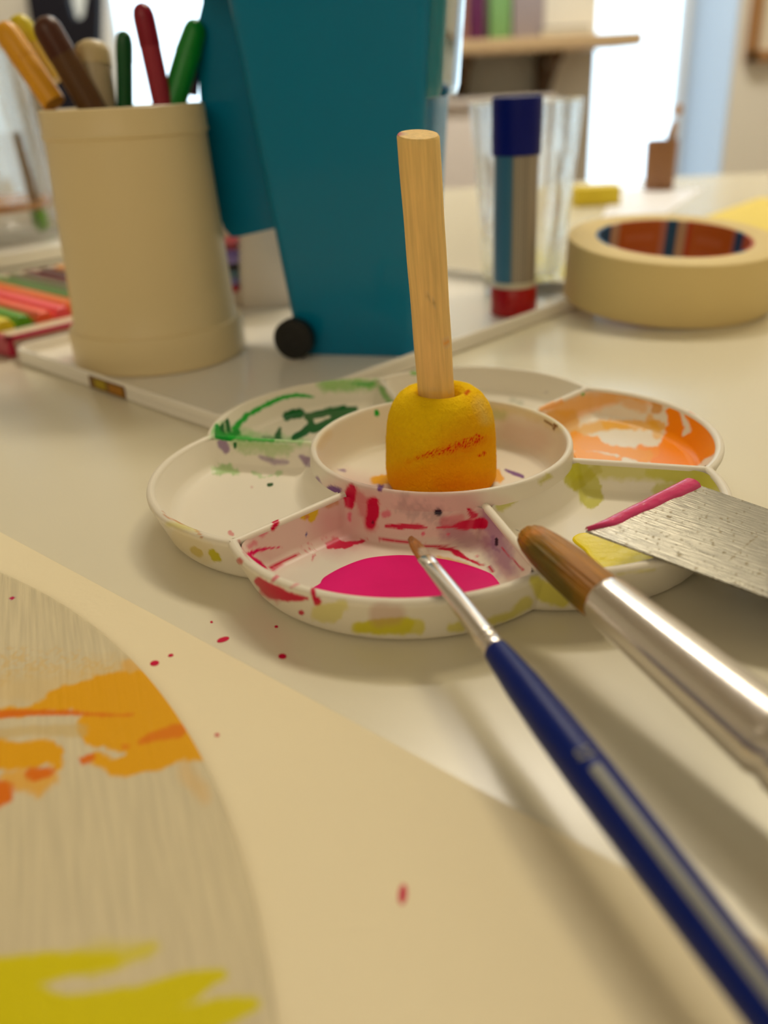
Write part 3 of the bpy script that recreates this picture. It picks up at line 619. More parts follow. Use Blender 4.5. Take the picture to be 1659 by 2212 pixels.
nrow = len(V)//40; sh = (V-bA)@frame(dd)[1]; V = V+dd*np.where(((V-bA)@dd < t1*.8), (sh*.9*(1-((V-bA)@dd)/(t1*.8))), 0)[:, None]
obj('bristles', V, F, hairm, br, tc=tc, angle=60, stain=stains(V, [('s', sr(205, 195, 180), .6, 3, 2, 5, [(915, 1192, 9), (932, 1200, 9)]), ('s', sr(120, 60, 10), .5, 3, 1, 5, [(884, 1163, 8)])]))
fp = [(t1, .175), (t1+.04, .19), (t1+.3, .185), (t1+.34, .175), (t1+.4, .185)]+[(t1+.4+(t2-t1-.9)*k, .185+.035*k) for k in (.3, .6, 1)]
fp += [(t2-.42, .222), (t2-.38, .205), (t2-.33, .225), (t2-.28, .225), (t2-.23, .205), (t2-.18, .225), (t2-.03, .228), (t2, .215)]
V, F, tc = rod(bA, bE, fp, n=40, flat=fl, fine=2)
obj('ferrule', V, F, chrome, br, angle=35, tc=tc)
bluem = mat('blue lacquered wood', sr(0, 28, 110), .35, spec=.25, var=.05)
hp = [(t2-.02, .2), (t2+.01, .235), (t2+.3, .26), (t2+1.0, .31), (t2+2.0, .345), (t2+3.2, .36), (t2+4.6, .35), (t2+7, .32), (t2+10, .27), (t2+13, .2), (t2+15, .15), (t2+15.1, .08)]
def hr(t):
    for (a, r), (b, q) in zip(hp[:-1], hp[1:]):
        if a <= t <= b: return r+(q-r)*(t-a)/(b-a)
    return .3
V, F, tc = rod(bA, bE, hp, n=48, fine=4); obj('handle', V, F, bluem, br, angle=50, tc=tc)
BAND = .32
# silver printed band and size number lie on the handle
d, s, u = frame(dd); R = []; tcam = CAM-(bA+dd*(t2+4)); tcam /= np.linalg.norm(tcam); ac = math.atan2(tcam@u, tcam@s)+BAND
ts = np.linspace(t3, t2+9, 40)
for t in ts:
    r = hr(t)+.004
    for b in np.linspace(ac-.27, ac+.27, 7): R.append(bA+d*t+(s*math.cos(b)+u*math.sin(b))*r)
obj('printed_band', np.array(R), grid_faces(7, 40, closed=False), mat('silver print', sr(124, 124, 120), .45), br)
cu = bpy.data.curves.new('printed_number', 'FONT'); cu.body = '22'; cu.size = .30*S; cu.extrude = .004*S; cu.align_x = 'CENTER'; cu.align_y = 'CENTER'
tmp = bpy.data.objects.new('tmp', cu); C.objects.link(tmp); bpy.context.view_layer.update()
nm_ = bpy.data.meshes.new_from_object(tmp.evaluated_get(bpy.context.evaluated_depsgraph_get())); bpy.data.objects.remove(tmp)
nm_.name = 'printed_number'; nm_.materials.clear(); nm_.materials.append(mat('silver print'))
to = bpy.data.objects.new('printed_number', nm_); C.objects.link(to)
nrm = s*math.cos(ac)+u*math.sin(ac); tan = np.cross(nrm, d); pos = bA+d*(t3-.26)+nrm*(hr(t3-.26)+.012)-np.array(br['u'])
mm = Matrix.Identity(4)
for i in range(3): mm[i][0] = -tan[i]; mm[i][1] = -d[i]; mm[i][2] = nrm[i]; mm[i][3] = pos[i]*S
to.parent = br; to.matrix_local = mm
# ================================================================== large paintbrush
lA, lE = zp(1133, 1150, 1.92), zp(1640, 1575, 1.5)
lb = thing('paintbrush', 'thick paintbrush with amber bristles tinted dark green and wide shiny metal ferrule', 'paintbrush', tuple(lA))
ld = (lE-lA)/np.linalg.norm(lE-lA); LT = np.linalg.norm(lE-lA)+.45
def lt(px):
    lo, hi = 0, 30
    for _ in range(40):
        m_ = (lo+hi)/2
        if project([lA+ld*m_])[0, 0] < px: lo = m_
        else: hi = m_
    return lo
f0 = lt(1306)
V, F, tc = rod(lA, lE, [(0, .04), (.05, .17), (.15, .27), (.35, .35), (.8, .42), (1.6, .47), (2.4, .48), (f0+.25, .46)], n=96, flat=lambda t: .92, fine=8)
rel = (V-lA)@ld; a_ = np.arctan2(tc[:, 2], tc[:, 0])
rad = V-lA-ld*rel[:, None]; V = V+rad*((noise(a_*9, rel*.8)-.5)*.10)[:, None]
big_st = [('s', sr(70, 76, 6), .75, 30, 10, 18, [(1150, 1190, 20), (1175, 1225, 26), (1205, 1260, 24), (1240, 1300, 14)]),
          ('s', sr(150, 90, 20), .4, 20, 6, 12, [(1230, 1230, 20), (1290, 1270, 20)]),
          ('s', sr(215, 130, 30), .5, 9, 3, 12, [(1130, 1165, 5), (1142, 1150, 5), (1170, 1148, 5)])]
bigm = mat('amber synthetic bristles', sr(176, 118, 4), .4, spec=.4, var=.08, vscale=60, stain=True, stretch=(24, .35, 24), stretch_amt=.42, bump=.7)
obj('bristles', V, F, bigm, lb, tc=tc, angle=180, stain=stains(V, big_st))
V, F, tc = rod(lA, lE, [(f0, .45), (f0+.01, .47), (f0+.06, .485), (f0+.15, .49), (LT-.35, .625), (LT-.18, .63), (LT-.1, .60), (LT, .585), (LT+.1, .60), (LT+.2, .635), (LT+1.0, .645), (LT+1.6, .64), (LT+1.62, .55)], n=64, fine=3)
obj('ferrule', V, F, chrome, lb, angle=50, tc=tc)
V, F, tc = rod(lA, lE, [(LT+1.55, .55), (LT+1.6, .62), (LT+3, .66), (LT+5, .6), (LT+9, .42), (LT+14, .3), (LT+14.1, .1)], n=40, fine=2)
obj('handle', V, F, mat('clear varnished handle wood', sr(205, 160, 90), .3, coat=.5), lb, tc=tc)
# ================================================================== palette knife / scraper
ka, kb, kc, kd = zp(1266, 1146, 1.62), zp(1479, 1037, 1.62), zp(1655, 1290, 1.15), zp(1655, 1098, 1.12)
kn = thing('scraper', 'wide steel scraper blade with rust specks and a magenta paint line on its edge', 'scraper', tuple(ka))
kx = ((kc-ka)/np.linalg.norm(kc-ka)+(kd-kb)/np.linalg.norm(kd-kb)); kx /= np.linalg.norm(kx)
ky = (kb-ka); ky /= np.linalg.norm(ky); kz = np.cross(kx, ky); kz /= np.linalg.norm(kz)
nx, ny = 200, 100; V = []; T = []
for j in range(ny+1):
    for i in range(nx+1):
        s_, t_ = i/nx, j/ny
        P = (ka*(1-t_)+kb*t_)*(1-s_)+(kc*(1-t_)+kd*t_)*s_
        V.append(P); T.append((s_*6, t_*4, 0))
V = np.array(V); T = np.array(T); wdt = nx+1
# extend beyond the frame up to the handle
ext = V.reshape(ny+1, wdt, 3); e_ = ext[:, -1:, :]+(kx*4.2)[None, None, :]; V2 = np.concatenate([ext, e_], 1); T2 = np.concatenate([T.reshape(ny+1, wdt, 3), T.reshape(ny+1, wdt, 3)[:, -1:, :]+[4.2, 0, 0]], 1)
wdt += 1; top = V2.reshape(-1, 3); tcT = T2.reshape(-1, 3); bot = top-kz*.05
F = [[j*wdt+i, j*wdt+i+1, (j+1)*wdt+i+1, (j+1)*wdt+i] for j in range(ny) for i in range(wdt-1)]
N0 = len(top); F += [[q+N0 for q in f[::-1]] for f in F]
bd = [(0*wdt+i) for i in range(wdt)]+[(j*wdt+wdt-1) for j in range(1, ny+1)]+[(ny*wdt+i) for i in range(wdt-2, -1, -1)]+[(j*wdt) for j in range(ny-1, 0, -1)]
F += [[bd[i], bd[i]+N0, bd[(i+1) % len(bd)]+N0, bd[(i+1) % len(bd)]] for i in range(len(bd))]
knst = [('k', sr(120, 104, 62), .6, 4, 5, 5, [(x, y, 3)]) for x, y in ((1470, 1198), (1540, 1175), (1613, 1218), (1466, 1196), (1640, 1240), (1586, 1157))]
for i in range(150):
    x = rng.uniform(1330, 1655); t_ = rng.random()**1.3; y0 = 1150+(x-1265)*.37; y1 = 1037+(x-1480)*.34 if x > 1480 else 1145-(x-1265)*.5
    y = y0-4+(y1-y0)*t_
    knst.append(('k', sr(118, 100, 55), rng.uniform(.35, .8), 2, 2, 4, [(x, y, rng.uniform(.4, 2.3)), (x+rng.uniform(-3, 5), y+rng.uniform(-1, 2), rng.uniform(.3, 1.5))]))
for i in range(8): knst.append(('k', sr(118, 100, 55), .6, 3, 3, 4, [(1575+i*8, 1210-i*7, 1.6), (1580+i*8, 1206-i*7, 1)]))
knst.append(('k', sr(70, 60, 35), .8, 5, 3, 5, [(1266, 1148, 1), (1430, 1212, 1.5), (1659, 1293, 3)]))
knst.append(('k', sr(90, 75, 40), .6, 4, 3, 5, [(1480, 1037, 1), (1659, 1098, 2)]))
steel = mat('brushed rusty steel', sr(180, 177, 168), .32, metal=.75, var=.08, vscale=60, stain=True, stretch=(.9, 16, 1), stretch_amt=.28, bump=.35, stain_rough=.7)
allV = np.concatenate([top, bot])
obj('blade', allV, F, steel, kn, tc=np.concatenate([tcT, tcT]), angle=30, stain=stains(allV, knst))
R = []; n_ = 90
for i in range(n_):
    t_ = i/(n_-1); w_ = (.30+.16*t_ if t_ < .9 else .44)*(1+.12*(noise(np.array([t_*14.]), np.array([3.]))[0]-.5)); w_ *= min(1, .2+t_*5); P = ka*(1-t_)+kb*t_-kx*.03-kz*.02
    for b in np.linspace(0, 1, 9): R.append(P+kx*w_*b+kz*(.02+.095*math.sin(math.pi*(.06+.94*b))**.7*(1+.25*(noise(np.array([t_*30]), np.array([b*3]))[0]-.5)))-kz*(.03 if b in (0, 1) else 0))
o = obj('paint_line', np.array(R), grid_faces(9, n_, closed=False), mat('wet magenta edge paint', sr(222, 62, 122), .25, spec=.5, var=.08, vscale=150, bump=.3, bscale=200), kn, angle=180); o['label'] = 'magenta paint on the blade edge'
hc = (ka+kb)/2+kx*11.5; hc[2] = .95; kh = kx*np.array([1, 1, 0]); kh /= np.linalg.norm(kh)
V, F, tc = rod(hc-kh*2.6, hc+kh*8, [(0, .9), (.1, 1.3), (1, 1.25), (3, .85), (7, .95), (10, 1.1), (10.5, .7)], n=28, flat=lambda t: .55, fine=2)
V[:, 2] += .1; obj('handle', V, F, mat('dark scraper handle', sr(60, 40, 25), .4), kn)
# ================================================================== open tin lid with raised rim
Fp = np.array([-6.68, 5.22]); eR = np.array([.70, .714]); eL = np.array([-.714, .70]); LR, LL = 23.9, 15.9
def lidp(a, b): return Fp+eR*a+eL*b
def rrect(a0, a1, b0, b1, r, n=8):
    P = []
    for ca, cb, s0 in ((a1-r, b0+r, -90), (a1-r, b1-r, 0), (a0+r, b1-r, 90), (a0+r, b0+r, 180)):
        for k in range(n+1): a = math.radians(s0+90*k/n); P.append(lidp(ca+r*math.cos(a), cb+r*math.sin(a)))
    return np.array(P)
def ringsolid(levels):         # levels: list of (inset, z)
    R = []
    for i, z in levels:
        P = rrect(i, LR-i, i, LL-i, max(.9-i, .25)); R.append(np.c_[P, np.full(len(P), z)])
    V = np.concatenate(R); n = len(P); F = grid_faces(n, len(R)); F.append(list(range(len(V)-n, len(V)))); F.append(list(range(n))[::-1])
    return V, F
lidm = mat('white enamelled tin', sr(244, 238, 228), .07, metal=0, spec=.4, var=.02, vscale=10)
lid = thing('tin_lid', 'shallow white tin lid with raised rim under the cup and the turquoise bin', 'tin lid', (*lidp(LR/2, LL/2), 0))
V, F = ringsolid([(.06, .01), (0, .06), (0, .30), (.05, .33), (0, .37), (0, .56), (.05, .63), (.13, .65), (.2, .62), (.22, .5), (.24, .2), (.34, .13), (.6, .12)])
obj('lid_tray', V, F, lidm, lid, angle=35)
lbA, lbB = zp(188, 825, .3)[:2], zp(262, 852, .3)[:2]; bb = (Fp-lbA)@(-eL), (Fp-lbB)@(-eL)
def lidbox(a0, a1, b0, b1, z0, z1):
    P = [lidp(a0, b0), lidp(a1, b0), lidp(a1, b1), lidp(a0, b1)]; return prism(P, z0, z1)
b0_, b1_ = float((lbB-Fp)@eL), float((lbA-Fp)@eL)
o = obj('side_sticker', *lidbox(-.04, .03, b0_, b1_, .06, .56), mat('brown sticker', sr(120, 84, 30), .5), lid, smooth=False); o['label'] = 'brown and yellow sticker'
obj('yellow_square', *lidbox(-.06, -.03, b0_+.12, b0_+(b1_-b0_)*.42, .16, .48), mat('amber print', sr(176, 118, 14), .5), o, smooth=False)
obj('yellow_square', *lidbox(-.06, -.03, b0_+(b1_-b0_)*.52, b1_-.45, .16, .5), mat('yellow print', sr(176, 152, 14), .5), o, smooth=False)
# pencil tin beyond the hinge
redm = mat('crimson enamel edge', sr(176, 16, 60), .3); tinm = mat('cream tin tray', sr(225, 205, 170), .4, metal=.2)
tin = thing('pencil_tin', 'open crimson-edged pencil tin full of coloured pencils at the left', 'tin', (*lidp(LR/2, LL+8), 0))
P = [lidp(0, LL+.1), lidp(LR, LL+.1), lidp(LR, LL+15), lidp(0, LL+15)]
V, F = join(prism(P, .01, .12), lidbox(.3, LR-.3, LL+.12, LL+.4, .0, .78), lidbox(0, LR, LL+14.7, LL+15, 0, .78), lidbox(LR-.3, LR, LL+.1, LL+15, 0, .78))
obj('tin_tray', V, F, mat('pale grey tin side', sr(190, 176, 160), .3, metal=.3), tin, smooth=False)
obj('rim_band', *join(lidbox(0, LR, LL+.1, LL+.4, .78, 1.0), lidbox(0, LR, LL+14.7, LL+15, .78, 1.0), lidbox(0, .3, LL+.1, LL+15, 0, 1.0), lidbox(LR-.3, LR, LL+.1, LL+15, .78, 1.0)), redm, tin, smooth=False)
obj('tray_insert', *join(lidbox(.3, LR-.3, LL+.42, LL+1.5, .12, .98), lidbox(.3, LR-.3, LL+1.5, LL+14.6, .12, .5)), tinm, tin, smooth=False)
for k in range(2): obj('hinge', *lidbox(5+k*12, 7.5+k*12, LL+.03, LL+.1, .5, .95), mat('dark hinge', sr(60, 20, 30), .4, metal=.6), tin, smooth=False)
pc = [('lemon yellow', (235, 215, 40)), ('leaf green', (90, 160, 20)), ('coral', (255, 100, 60)), ('hot pink', (255, 90, 100)), ('bright orange', (245, 130, 40)), ('moss green', (90, 140, 45)),
      ('olive grey', (125, 120, 80)), ('maroon', (110, 22, 22)), ('dark brown', (95, 50, 40)), ('amber', (245, 160, 40)), ('teal', (30, 135, 140)), ('beige', (215, 175, 120)), ('mustard', (180, 140, 40)), ('taupe', (120, 95, 85)),
      ('warm grey', (135, 110, 95)), ('tangerine', (235, 130, 50)), ('sea green', (60, 140, 120)), ('navy', (40, 50, 110)), ('cream', (230, 210, 170)), ('violet', (120, 80, 150)), ('red', (190, 30, 30)), ('sky blue', (90, 160, 210))]
tipm = mat('cut pencil wood', sr(220, 180, 125), .7)
for i, (nm, col) in enumerate(pc):
    a = .9+i*.98+rng.uniform(-.03, .03); st = LL+1.7+rng.uniform(0, .35) if i not in (3, 4) else LL+1.9+.5*(i == 4)
    B = np.array([*lidp(a, st+.2), .96]); A = np.array([*lidp(a+rng.uniform(-.06, .06), st+11.4), .96])
    t = thing('coloured_pencil', '%s coloured pencil lying in the crimson-edged pencil tin' % nm, 'pencil', tuple(A), 'coloured pencils in the tin')
    V, F, tc = rod(A, B, [(0, .46), (9.9, .46), (11.15, .46), (11.2, .42)], n=6); obj('barrel', V, F, mat('pencil '+nm, sr(*col), .35), t, smooth=False)
    V, F, tc = rod(A, A-(B-A), [(0, .44), (.75, .14)], n=12); obj('tip', V, F, tipm, t)
    V, F, tc = rod(A-(B-A)/np.linalg.norm(B-A)*.74, A-(B-A), [(0, .13), (.3, .03)], n=10); obj('lead', V, F, mat('pencil '+nm, None), t)
# ================================================================== pen cup with pens
CX, CY, CZ = -11.17, 15.9, .12
cupm = mat('ivory plastic', sr(232, 212, 165), .35, spec=.4, var=.015, vscale=15)
cup = thing('pen_cup', 'tall ivory plastic pen cup with thick base ring holding markers', 'pen cup', (CX, CY, CZ))
V, F = lathe([(.01, .02), (3.6, .0), (3.7, .06), (3.72, .2), (3.72, 1.35), (3.67, 1.5), (3.5, 1.55), (3.46, 1.62), (3.4, 3), (3.28, 6), (3.16, 9.0), (3.02, 9.0), (3.12, 6), (3.25, 2), (3.3, .5), (.01, .45)], (CX, CY, CZ), 96)
obj('cup_body', V, F, cupm, cup, angle=35)
V, F = lathe([(3.15, 8.9), (3.24, 8.95), (3.27, 9.05), (3.23, 9.12), (3.21, 9.8), (3.19, 9.95), (3.12, 9.99), (3.04, 9.95), (3.02, 9.0), (3.05, 8.9)], (CX, CY, CZ), 96)
obj('rim_band', V, F, cupm, cup, angle=35)
def marker(label, top, rim, yt, yr, r, cols, kind='pen', cap=.45, flatn=1, r1=None):
    T = yp(*top, CY+yt); Q = yp(*rim, CY+yr); d = (Q-T)/np.linalg.norm(Q-T); L = np.linalg.norm(Q-T)
    k = 0
    while k < 9:               # run down inside the cup until wall or floor
        P = Q+d*(k+.5)
        if P[2] < CZ+.9 or math.hypot(P[0]-CX, P[1]-CY) > 2.75 - r*.5: break
        k += .5
    E_ = Q+d*k; tot = L+k
    t = thing('marker', label, 'marker', tuple(E_), 'markers in the ivory cup')
    r1 = r1 or r
    V, F, tc = rod(T, E_, [(0, r*.25), (.06, r*.55), (.18, r*.82), (.4, r*.97), (.6, r), (L*cap, r1)], n=28, flat=lambda t: flatn, fine=2); obj('cap', V, F, mat('marker '+cols[0], sr(*cols[1]), .35), t, angle=50)
    V, F, tc = rod(T+d*(L*cap-.02), E_, [(0, r1*.96), (tot-L*cap, r1*.96)], n=28, flat=lambda t: flatn); obj('barrel', V, F, mat('marker '+cols[2], sr(*cols[3]), .35), t, angle=50)
    return t
marker('orange yellow marker leaning left over the cup rim', (2, 52), (118, 225), 1.4, .6, .5, ('amber', (228, 160, 20), 'amber', (228, 160, 20)))
marker('lemon yellow marker behind the orange yellow one', (33, 35), (112, 180), 2.6, 2.2, .52, ('lemon', (215, 195, 20), 'lemon pale', (225, 195, 90)))
marker('dark brown marker leaning left across the dark coat', (88, 38), (190, 217), .6, .6, .56, ('cocoa', (74, 32, 10), 'brown', (92, 58, 22)))
marker('clear beige marker with a rounded cap between brown and green', (197, 88), (213, 215), 2.0, 1.4, .72, ('beige', (205, 185, 140), 'beige grey', (185, 170, 140)), flatn=1)
marker('slim dark green marker standing straight up', (268, 66), (270, 215), 1.6, 1.6, .34, ('dark green', (10, 90, 45), 'dark green', (10, 90, 45)), flatn=1)
marker('tall crimson marker, highest in the cup', (304, 6), (348, 210), .4, .4, .42, ('crimson', (140, 8, 40), 'red', (160, 40, 60)), r1=.42)
marker('bright green marker leaning right beside the turquoise bin', (428, 44), (378, 210), 1.4, .8, .46, ('green', (10, 140, 45), 'green', (10, 125, 50)), r1=.52)
marker('short plum marker hidden between green marker and bin', (420, 130), (414, 206), 2.2, 2.0, .26, ('plum', (100, 40, 75), 'plum', (80, 20, 60)), flatn=1)
# ================================================================== turquoise wheelie-bin desk tidy
BP = np.array([-3.86, 13.89]); bu = np.array([.965, -.262]); bn_ = np.array([.262, .965]); BZ = .12
def bp(s_, t_, z): q = BP+bu*s_+bn_*t_; return (q[0], q[1], BZ+z)
binm = mat('turquoise bin plastic', sr(0, 124, 166), .3, spec=.25, var=.03, vscale=20, coat=.25)
bin_ = thing('desk_bin', 'turquoise miniature wheelie bin pen holder with black wheels on the tin lid', 'bin', bp(1.5, 2.7, 0))
def loft(levels, r=.55, n=7):  # levels: (s0, s1, t0, t1, z)
    V = []
    for s0, s1, t0, t1, z in levels:
        for cs, ct, st in ((s1-r, t0+r, -90), (s1-r, t1-r, 0), (s0+r, t1-r, 90), (s0+r, t0+r, 180)):
            for k in range(n+1): a = math.radians(st+90*k/n); V.append(bp(cs+r*math.cos(a), ct+r*math.sin(a), z))
    m_ = 4*(n+1); F = grid_faces(m_, len(levels)); F.append(list(range(m_))[::-1]); F.append(list(range(len(V)-m_, len(V)))); return V, F
def lv(z): f = z/13.4; return (-1.35-1.45*f, 3.9+.95*f, .25-.25*f, 5.25+.35*f, z)
L_ = [list(lv(z)) for z in (.0, .12, 2, 4, 6, 8, 9.55)]; L_[0][0] += .12; L_[0][1] -= .12; L_[0][2] += .1; L_[0][3] -= .1
L2 = [(a, b+.0, c, d_, z) for a, b, c, d_, z in [lv(9.6)]]
V, F = loft([tuple(x) for x in L_]+[lv(9.8), lv(12), lv(14.6)]); obj('bin_body', V, F, binm, bin_, angle=40)
V, F = loft([(2.6, lv(z)[1]+e, .45, 5.0, z) for z, e in ((9.7, .0), (9.8, .42), (10.2, .5), (12, .52), (14.6, .56))], r=.4); obj('front_gloss_block', V, F, mat('glossy turquoise plastic', sr(0, 128, 150), .12, spec=.5, coat=1), bin_, angle=40)  # added block, extra glossy, stands in for the window reflection on the bin
V, F = loft([(-4.6, 5.9, -.5, 6.1, 14.6), (-4.7, 6.0, -.6, 6.2, 14.75), (-4.7, 6.0, -.6, 6.2, 15.0), (-4.2, 5.6, -.2, 5.8, 15.5)]); obj('bin_lid', V, F, binm, bin_, angle=40)
hp_ = [(-4.65, 14.7), (-4.65, 13.5), (-4.85, 13.05), (-5.02, 12.75), (-5.25, 10.5), (-5.35, 8.6), (-5.32, 7.2), (-5.15, 5.8), (-4.9, 4.95), (-4.6, 4.6), (-4.2, 4.62), (-2.0, 5.05), (-2.2, 8), (-2.7, 14.7)]
for t0, t1, nm in ((2.3, 2.75, 'handle_bracket'), (4.0, 4.45, 'handle_bracket')):
    V = [bp(a, t0, b) for a, b in hp_]+[bp(a, t1, b) for a, b in hp_]; n = len(hp_)
    F = [[i, (i+1) % n, (i+1) % n+n, i+n] for i in range(n)]+[list(range(n))[::-1], list(range(n, 2*n))]
    obj(nm, V, F, binm, bin_, smooth=False)
V, F = join(*[([bp(a+da, t, b) for a, b, da in [(x, y, q) for (x, y), q in zip(hp_[2:10], [0]*8)] for t in (2.75, 4.0)]+[bp(a+.35, t, b) for a, b in hp_[2:10] for t in (2.75, 4.0)],
      [[2*i, 2*i+1, 2*i+3, 2*i+2] for i in range(7)]+[[16+2*i, 16+2*i+2, 16+2*i+3, 16+2*i+1] for i in range(7)]+[[0, 16, 17, 1], [14, 15, 31, 30]]+[[2*i, 2*i+2, 18+2*i, 16+2*i] for i in range(7)]+[[2*i+1, 17+2*i, 19+2*i, 2*i+3] for i in range(7)])])
obj('handle_back', V, F, binm, bin_, angle=50)
wm = mat('black rubber', sr(14, 13, 12), .45, var=.1)
for t0 in (-.3, 5.5):
    A = bp(-1.15, t0-.30, .86); B = bp(-1.15, t0+.35, .86)
    V, F, tc = rod(A, B, [(0, .5), (.03, .78), (.1, .85), (.55, .85), (.62, .78), (.65, .5)], n=48)
    wh = obj('wheel', V, F, wm, bin_, angle=35)
    V, F, tc = rod(np.array(A)-np.array([*(bn_*.05), 0]), B, [(0, .1), (.02, .2), (.08, .22)], n=24); obj('hub_cap', V, F, wm, wh, angle=35)
V, F, tc = rod(bp(-1.15, -.2, .86), bp(-1.15, 5.7, .86), [(0, .15), (5.9, .15)], n=16); obj('axle', V, F, wm, bin_)
# ================================================================== glue stick
GX, GY = 5.12, 19.95
gl = thing('glue_stick', 'tall glue stick with dark blue cap, striped label and red base', 'glue stick', (GX, GY, .12))
V, F = lathe([(.01, 0), (1.02, 0), (1.08, .05), (1.1, .2), (1.1, 1.25), (1.05, 1.32), (.9, 1.34)], (GX, GY, .12), 64)
obj('base_knob', V, F, mat('red plastic', sr(176, 8, 8), .3), gl)
V, F = lathe([(.9, 1.3), (1.03, 1.34), (1.03, 1.55), (1.0, 1.56), (.99, 7.2), (.9, 7.25)], (GX, GY, .12), 64)
obj('tube', V, F, mat('white tube plastic', sr(215, 205, 180), .3), gl)
V, F = lathe([(.9, 7.15), (1.08, 7.16), (1.1, 7.22), (1.12, 9.4), (1.1, 9.5), (1.02, 9.55), (.01, 9.55)], (GX, GY, .12), 64, mod=None)
obj('cap', V, F, mat('navy blue plastic', sr(0, 16, 112), .5, spec=.25), gl)
n = 160; R = []; zs = np.linspace(1.6, 7.15, 12)
for z in zs:
    for i in range(n): a = 2*math.pi*i/n; R.append((GX+1.015*math.cos(a), GY+1.015*math.sin(a), .12+z))
R = np.array(R); a = np.arctan2(R[:, 1]-GY, R[:, 0]-GX); st = np.zeros((len(R), 4)); st[:, 3] = 1
cam_a = math.atan2(CAM[1]-GY, CAM[0]-GX); rel = (a-cam_a+math.pi) % (2*math.pi)-math.pi
st[:, :3] = sr(58, 112, 142); gm = (rel > -.12); st[gm, :3] = sr(172, 158, 138)
st[(rel > -.12) & (np.sin(rel*50) > .3), :3] = sr(128, 120, 110); st[(rel < -.12) & (rel > -1.2) & (np.sin(rel*40) > .6), :3] = sr(88, 128, 148)
st[(rel < -1.25), :3] = sr(222, 210, 190)
obj('label_wrap', R, grid_faces(n, 12), mat('printed glue label', (1, 1, 1), .35, stain=True), gl, stain=st)
# ================================================================== cut glass tumbler
glm = soft_glass('clear tumbler glass', .38)
TX, TY = 6.25, 24.2
tu = thing('glass_tumbler', 'clear cut-glass tumbler standing behind the glue stick', 'glass', (TX, TY, .12))
def cutmod(a, z): return 1-.009*max(0, math.sin(a*9+z*1.6))*(1 if 1.2 < z < 7.4 else 0)-.009*max(0, math.sin(a*9-z*1.6))*(1 if 1.2 < z < 7.4 else 0)
pr = [(.01, 0), (1.9, 0), (2.02, .1), (2.06, .6)]+[(2.05+.72*t, .8+8.4*t) for t in np.linspace(0, 1, 30)]+[(2.74, 9.28), (2.66, 9.3), (2.58, 9.2)]
V, F = lathe(pr+[(2.0+.6*t, 9-7.6*(1-t)) for t in np.linspace(1, 0, 6)]+[(1.85, 1.15), (1.4, 1.0), (.01, .95)], (TX, TY, .13), 108, cutmod)
obj('tumbler_glass', V, F, glm, tu, angle=50)
# yellow-green paper scraps behind the tumbler and the bottle
sheet('paper_scrap', [zp(*p, 0)[:2] for p in ((1075, 560), (1215, 545), (1222, 600), (1080, 612))], .0, .05, mat('yellow green paper', sr(214, 206, 120), .8))
tag(bpy.data.objects['paper_scrap'], 'small yellow green paper scrap on the table behind the tumbler', 'paper')
# ================================================================== roll of masking tape, back edge propped on the tin lid
tx_, ty_ = -.029, .088; TC = np.array([12.66, 20.53, 4.918*math.hypot(tx_, ty_)]); nz_ = np.array([-tx_, -ty_, 1]); nz_ /= np.linalg.norm(nz_)
t1_ = np.array([1, 0, tx_]); t1_ /= np.linalg.norm(t1_); t2_ = np.cross(nz_, t1_)
def tapeV(prof, n=140):
    return np.array([TC+nz_*z+(t1_*math.cos(2*math.pi*i/n)+t2_*math.sin(2*math.pi*i/n))*r for r, z in prof for i in range(n)]), grid_faces(n, len(prof))
tp = thing('masking_tape', 'thick roll of cream masking tape with orange and blue printed core', 'tape', tuple(TC))
V, F = tapeV([(3.62, .02), (3.7, 0), (4.86, 0), (4.918, .06), (4.918, 2.74), (4.86, 2.8), (3.7, 2.836), (3.62, 2.8), (3.62, .02)])
obj('tape_winding', V, F, mat('cream crepe tape', sr(226, 202, 142), .65, spec=.3, var=.03, vscale=60, bump=.15, bscale=300), tp, angle=35)
n = 420; zs = np.linspace(.03, 2.80, 16); R = []
for r in (3.60, 3.48):
    for z in (zs if r == 3.60 else zs[::-1]):
        for i in range(n): R.append(TC+nz_*z+(t1_*math.cos(2*math.pi*i/n)+t2_*math.sin(2*math.pi*i/n))*r)
R = np.array(R); F = grid_faces(n, 32)+[[i, 31*n+i, 31*n+(i+1) % n, (i+1) % n] for i in range(n)]
ang = np.tile(np.arange(n), 32); basep = TC+nz_*2.2+(t1_*np.cos(2*math.pi*ang/n)[:, None]+t2_*np.sin(2*math.pi*ang/n)[:, None])*3.48
px = project(basep)[:, 0]; st = np.ones((len(R), 4)); st[:, :3] = sr(196, 98, 30)
for x0, x1, c in ((0, 1318, (20, 84, 128)), (1318, 1338, (200, 160, 130)), (1425, 1440, (190, 120, 100)), (1440, 1462, (18, 78, 120)), (1462, 1482, (196, 158, 124)), (1482, 1492, (190, 60, 20)), (1580, 1586, (180, 110, 100)), (1586, 1602, (30, 80, 130)), (1602, 1700, (190, 90, 60))):
    st[(px >= x0) & (px < x1), :3] = sr(*c)
zz = (R-TC)@nz_; lt_ = ((zz > 1.75) & (zz < 2.15) & (((px > 1352) & (px < 1415)) | ((px > 1505) & (px < 1560)))); st[lt_, :3] = sr(202, 110, 64)
lt_ = ((zz > 1.2) & (zz < 1.45) & (((px > 1352) & (px < 1405)) | ((px > 1505) & (px < 1550)))); st[lt_, :3] = sr(196, 100, 56)
o = obj('tape_core', R, F, mat('printed card core', (1, 1, 1), .5, stain=True), tp, angle=35, stain=st)
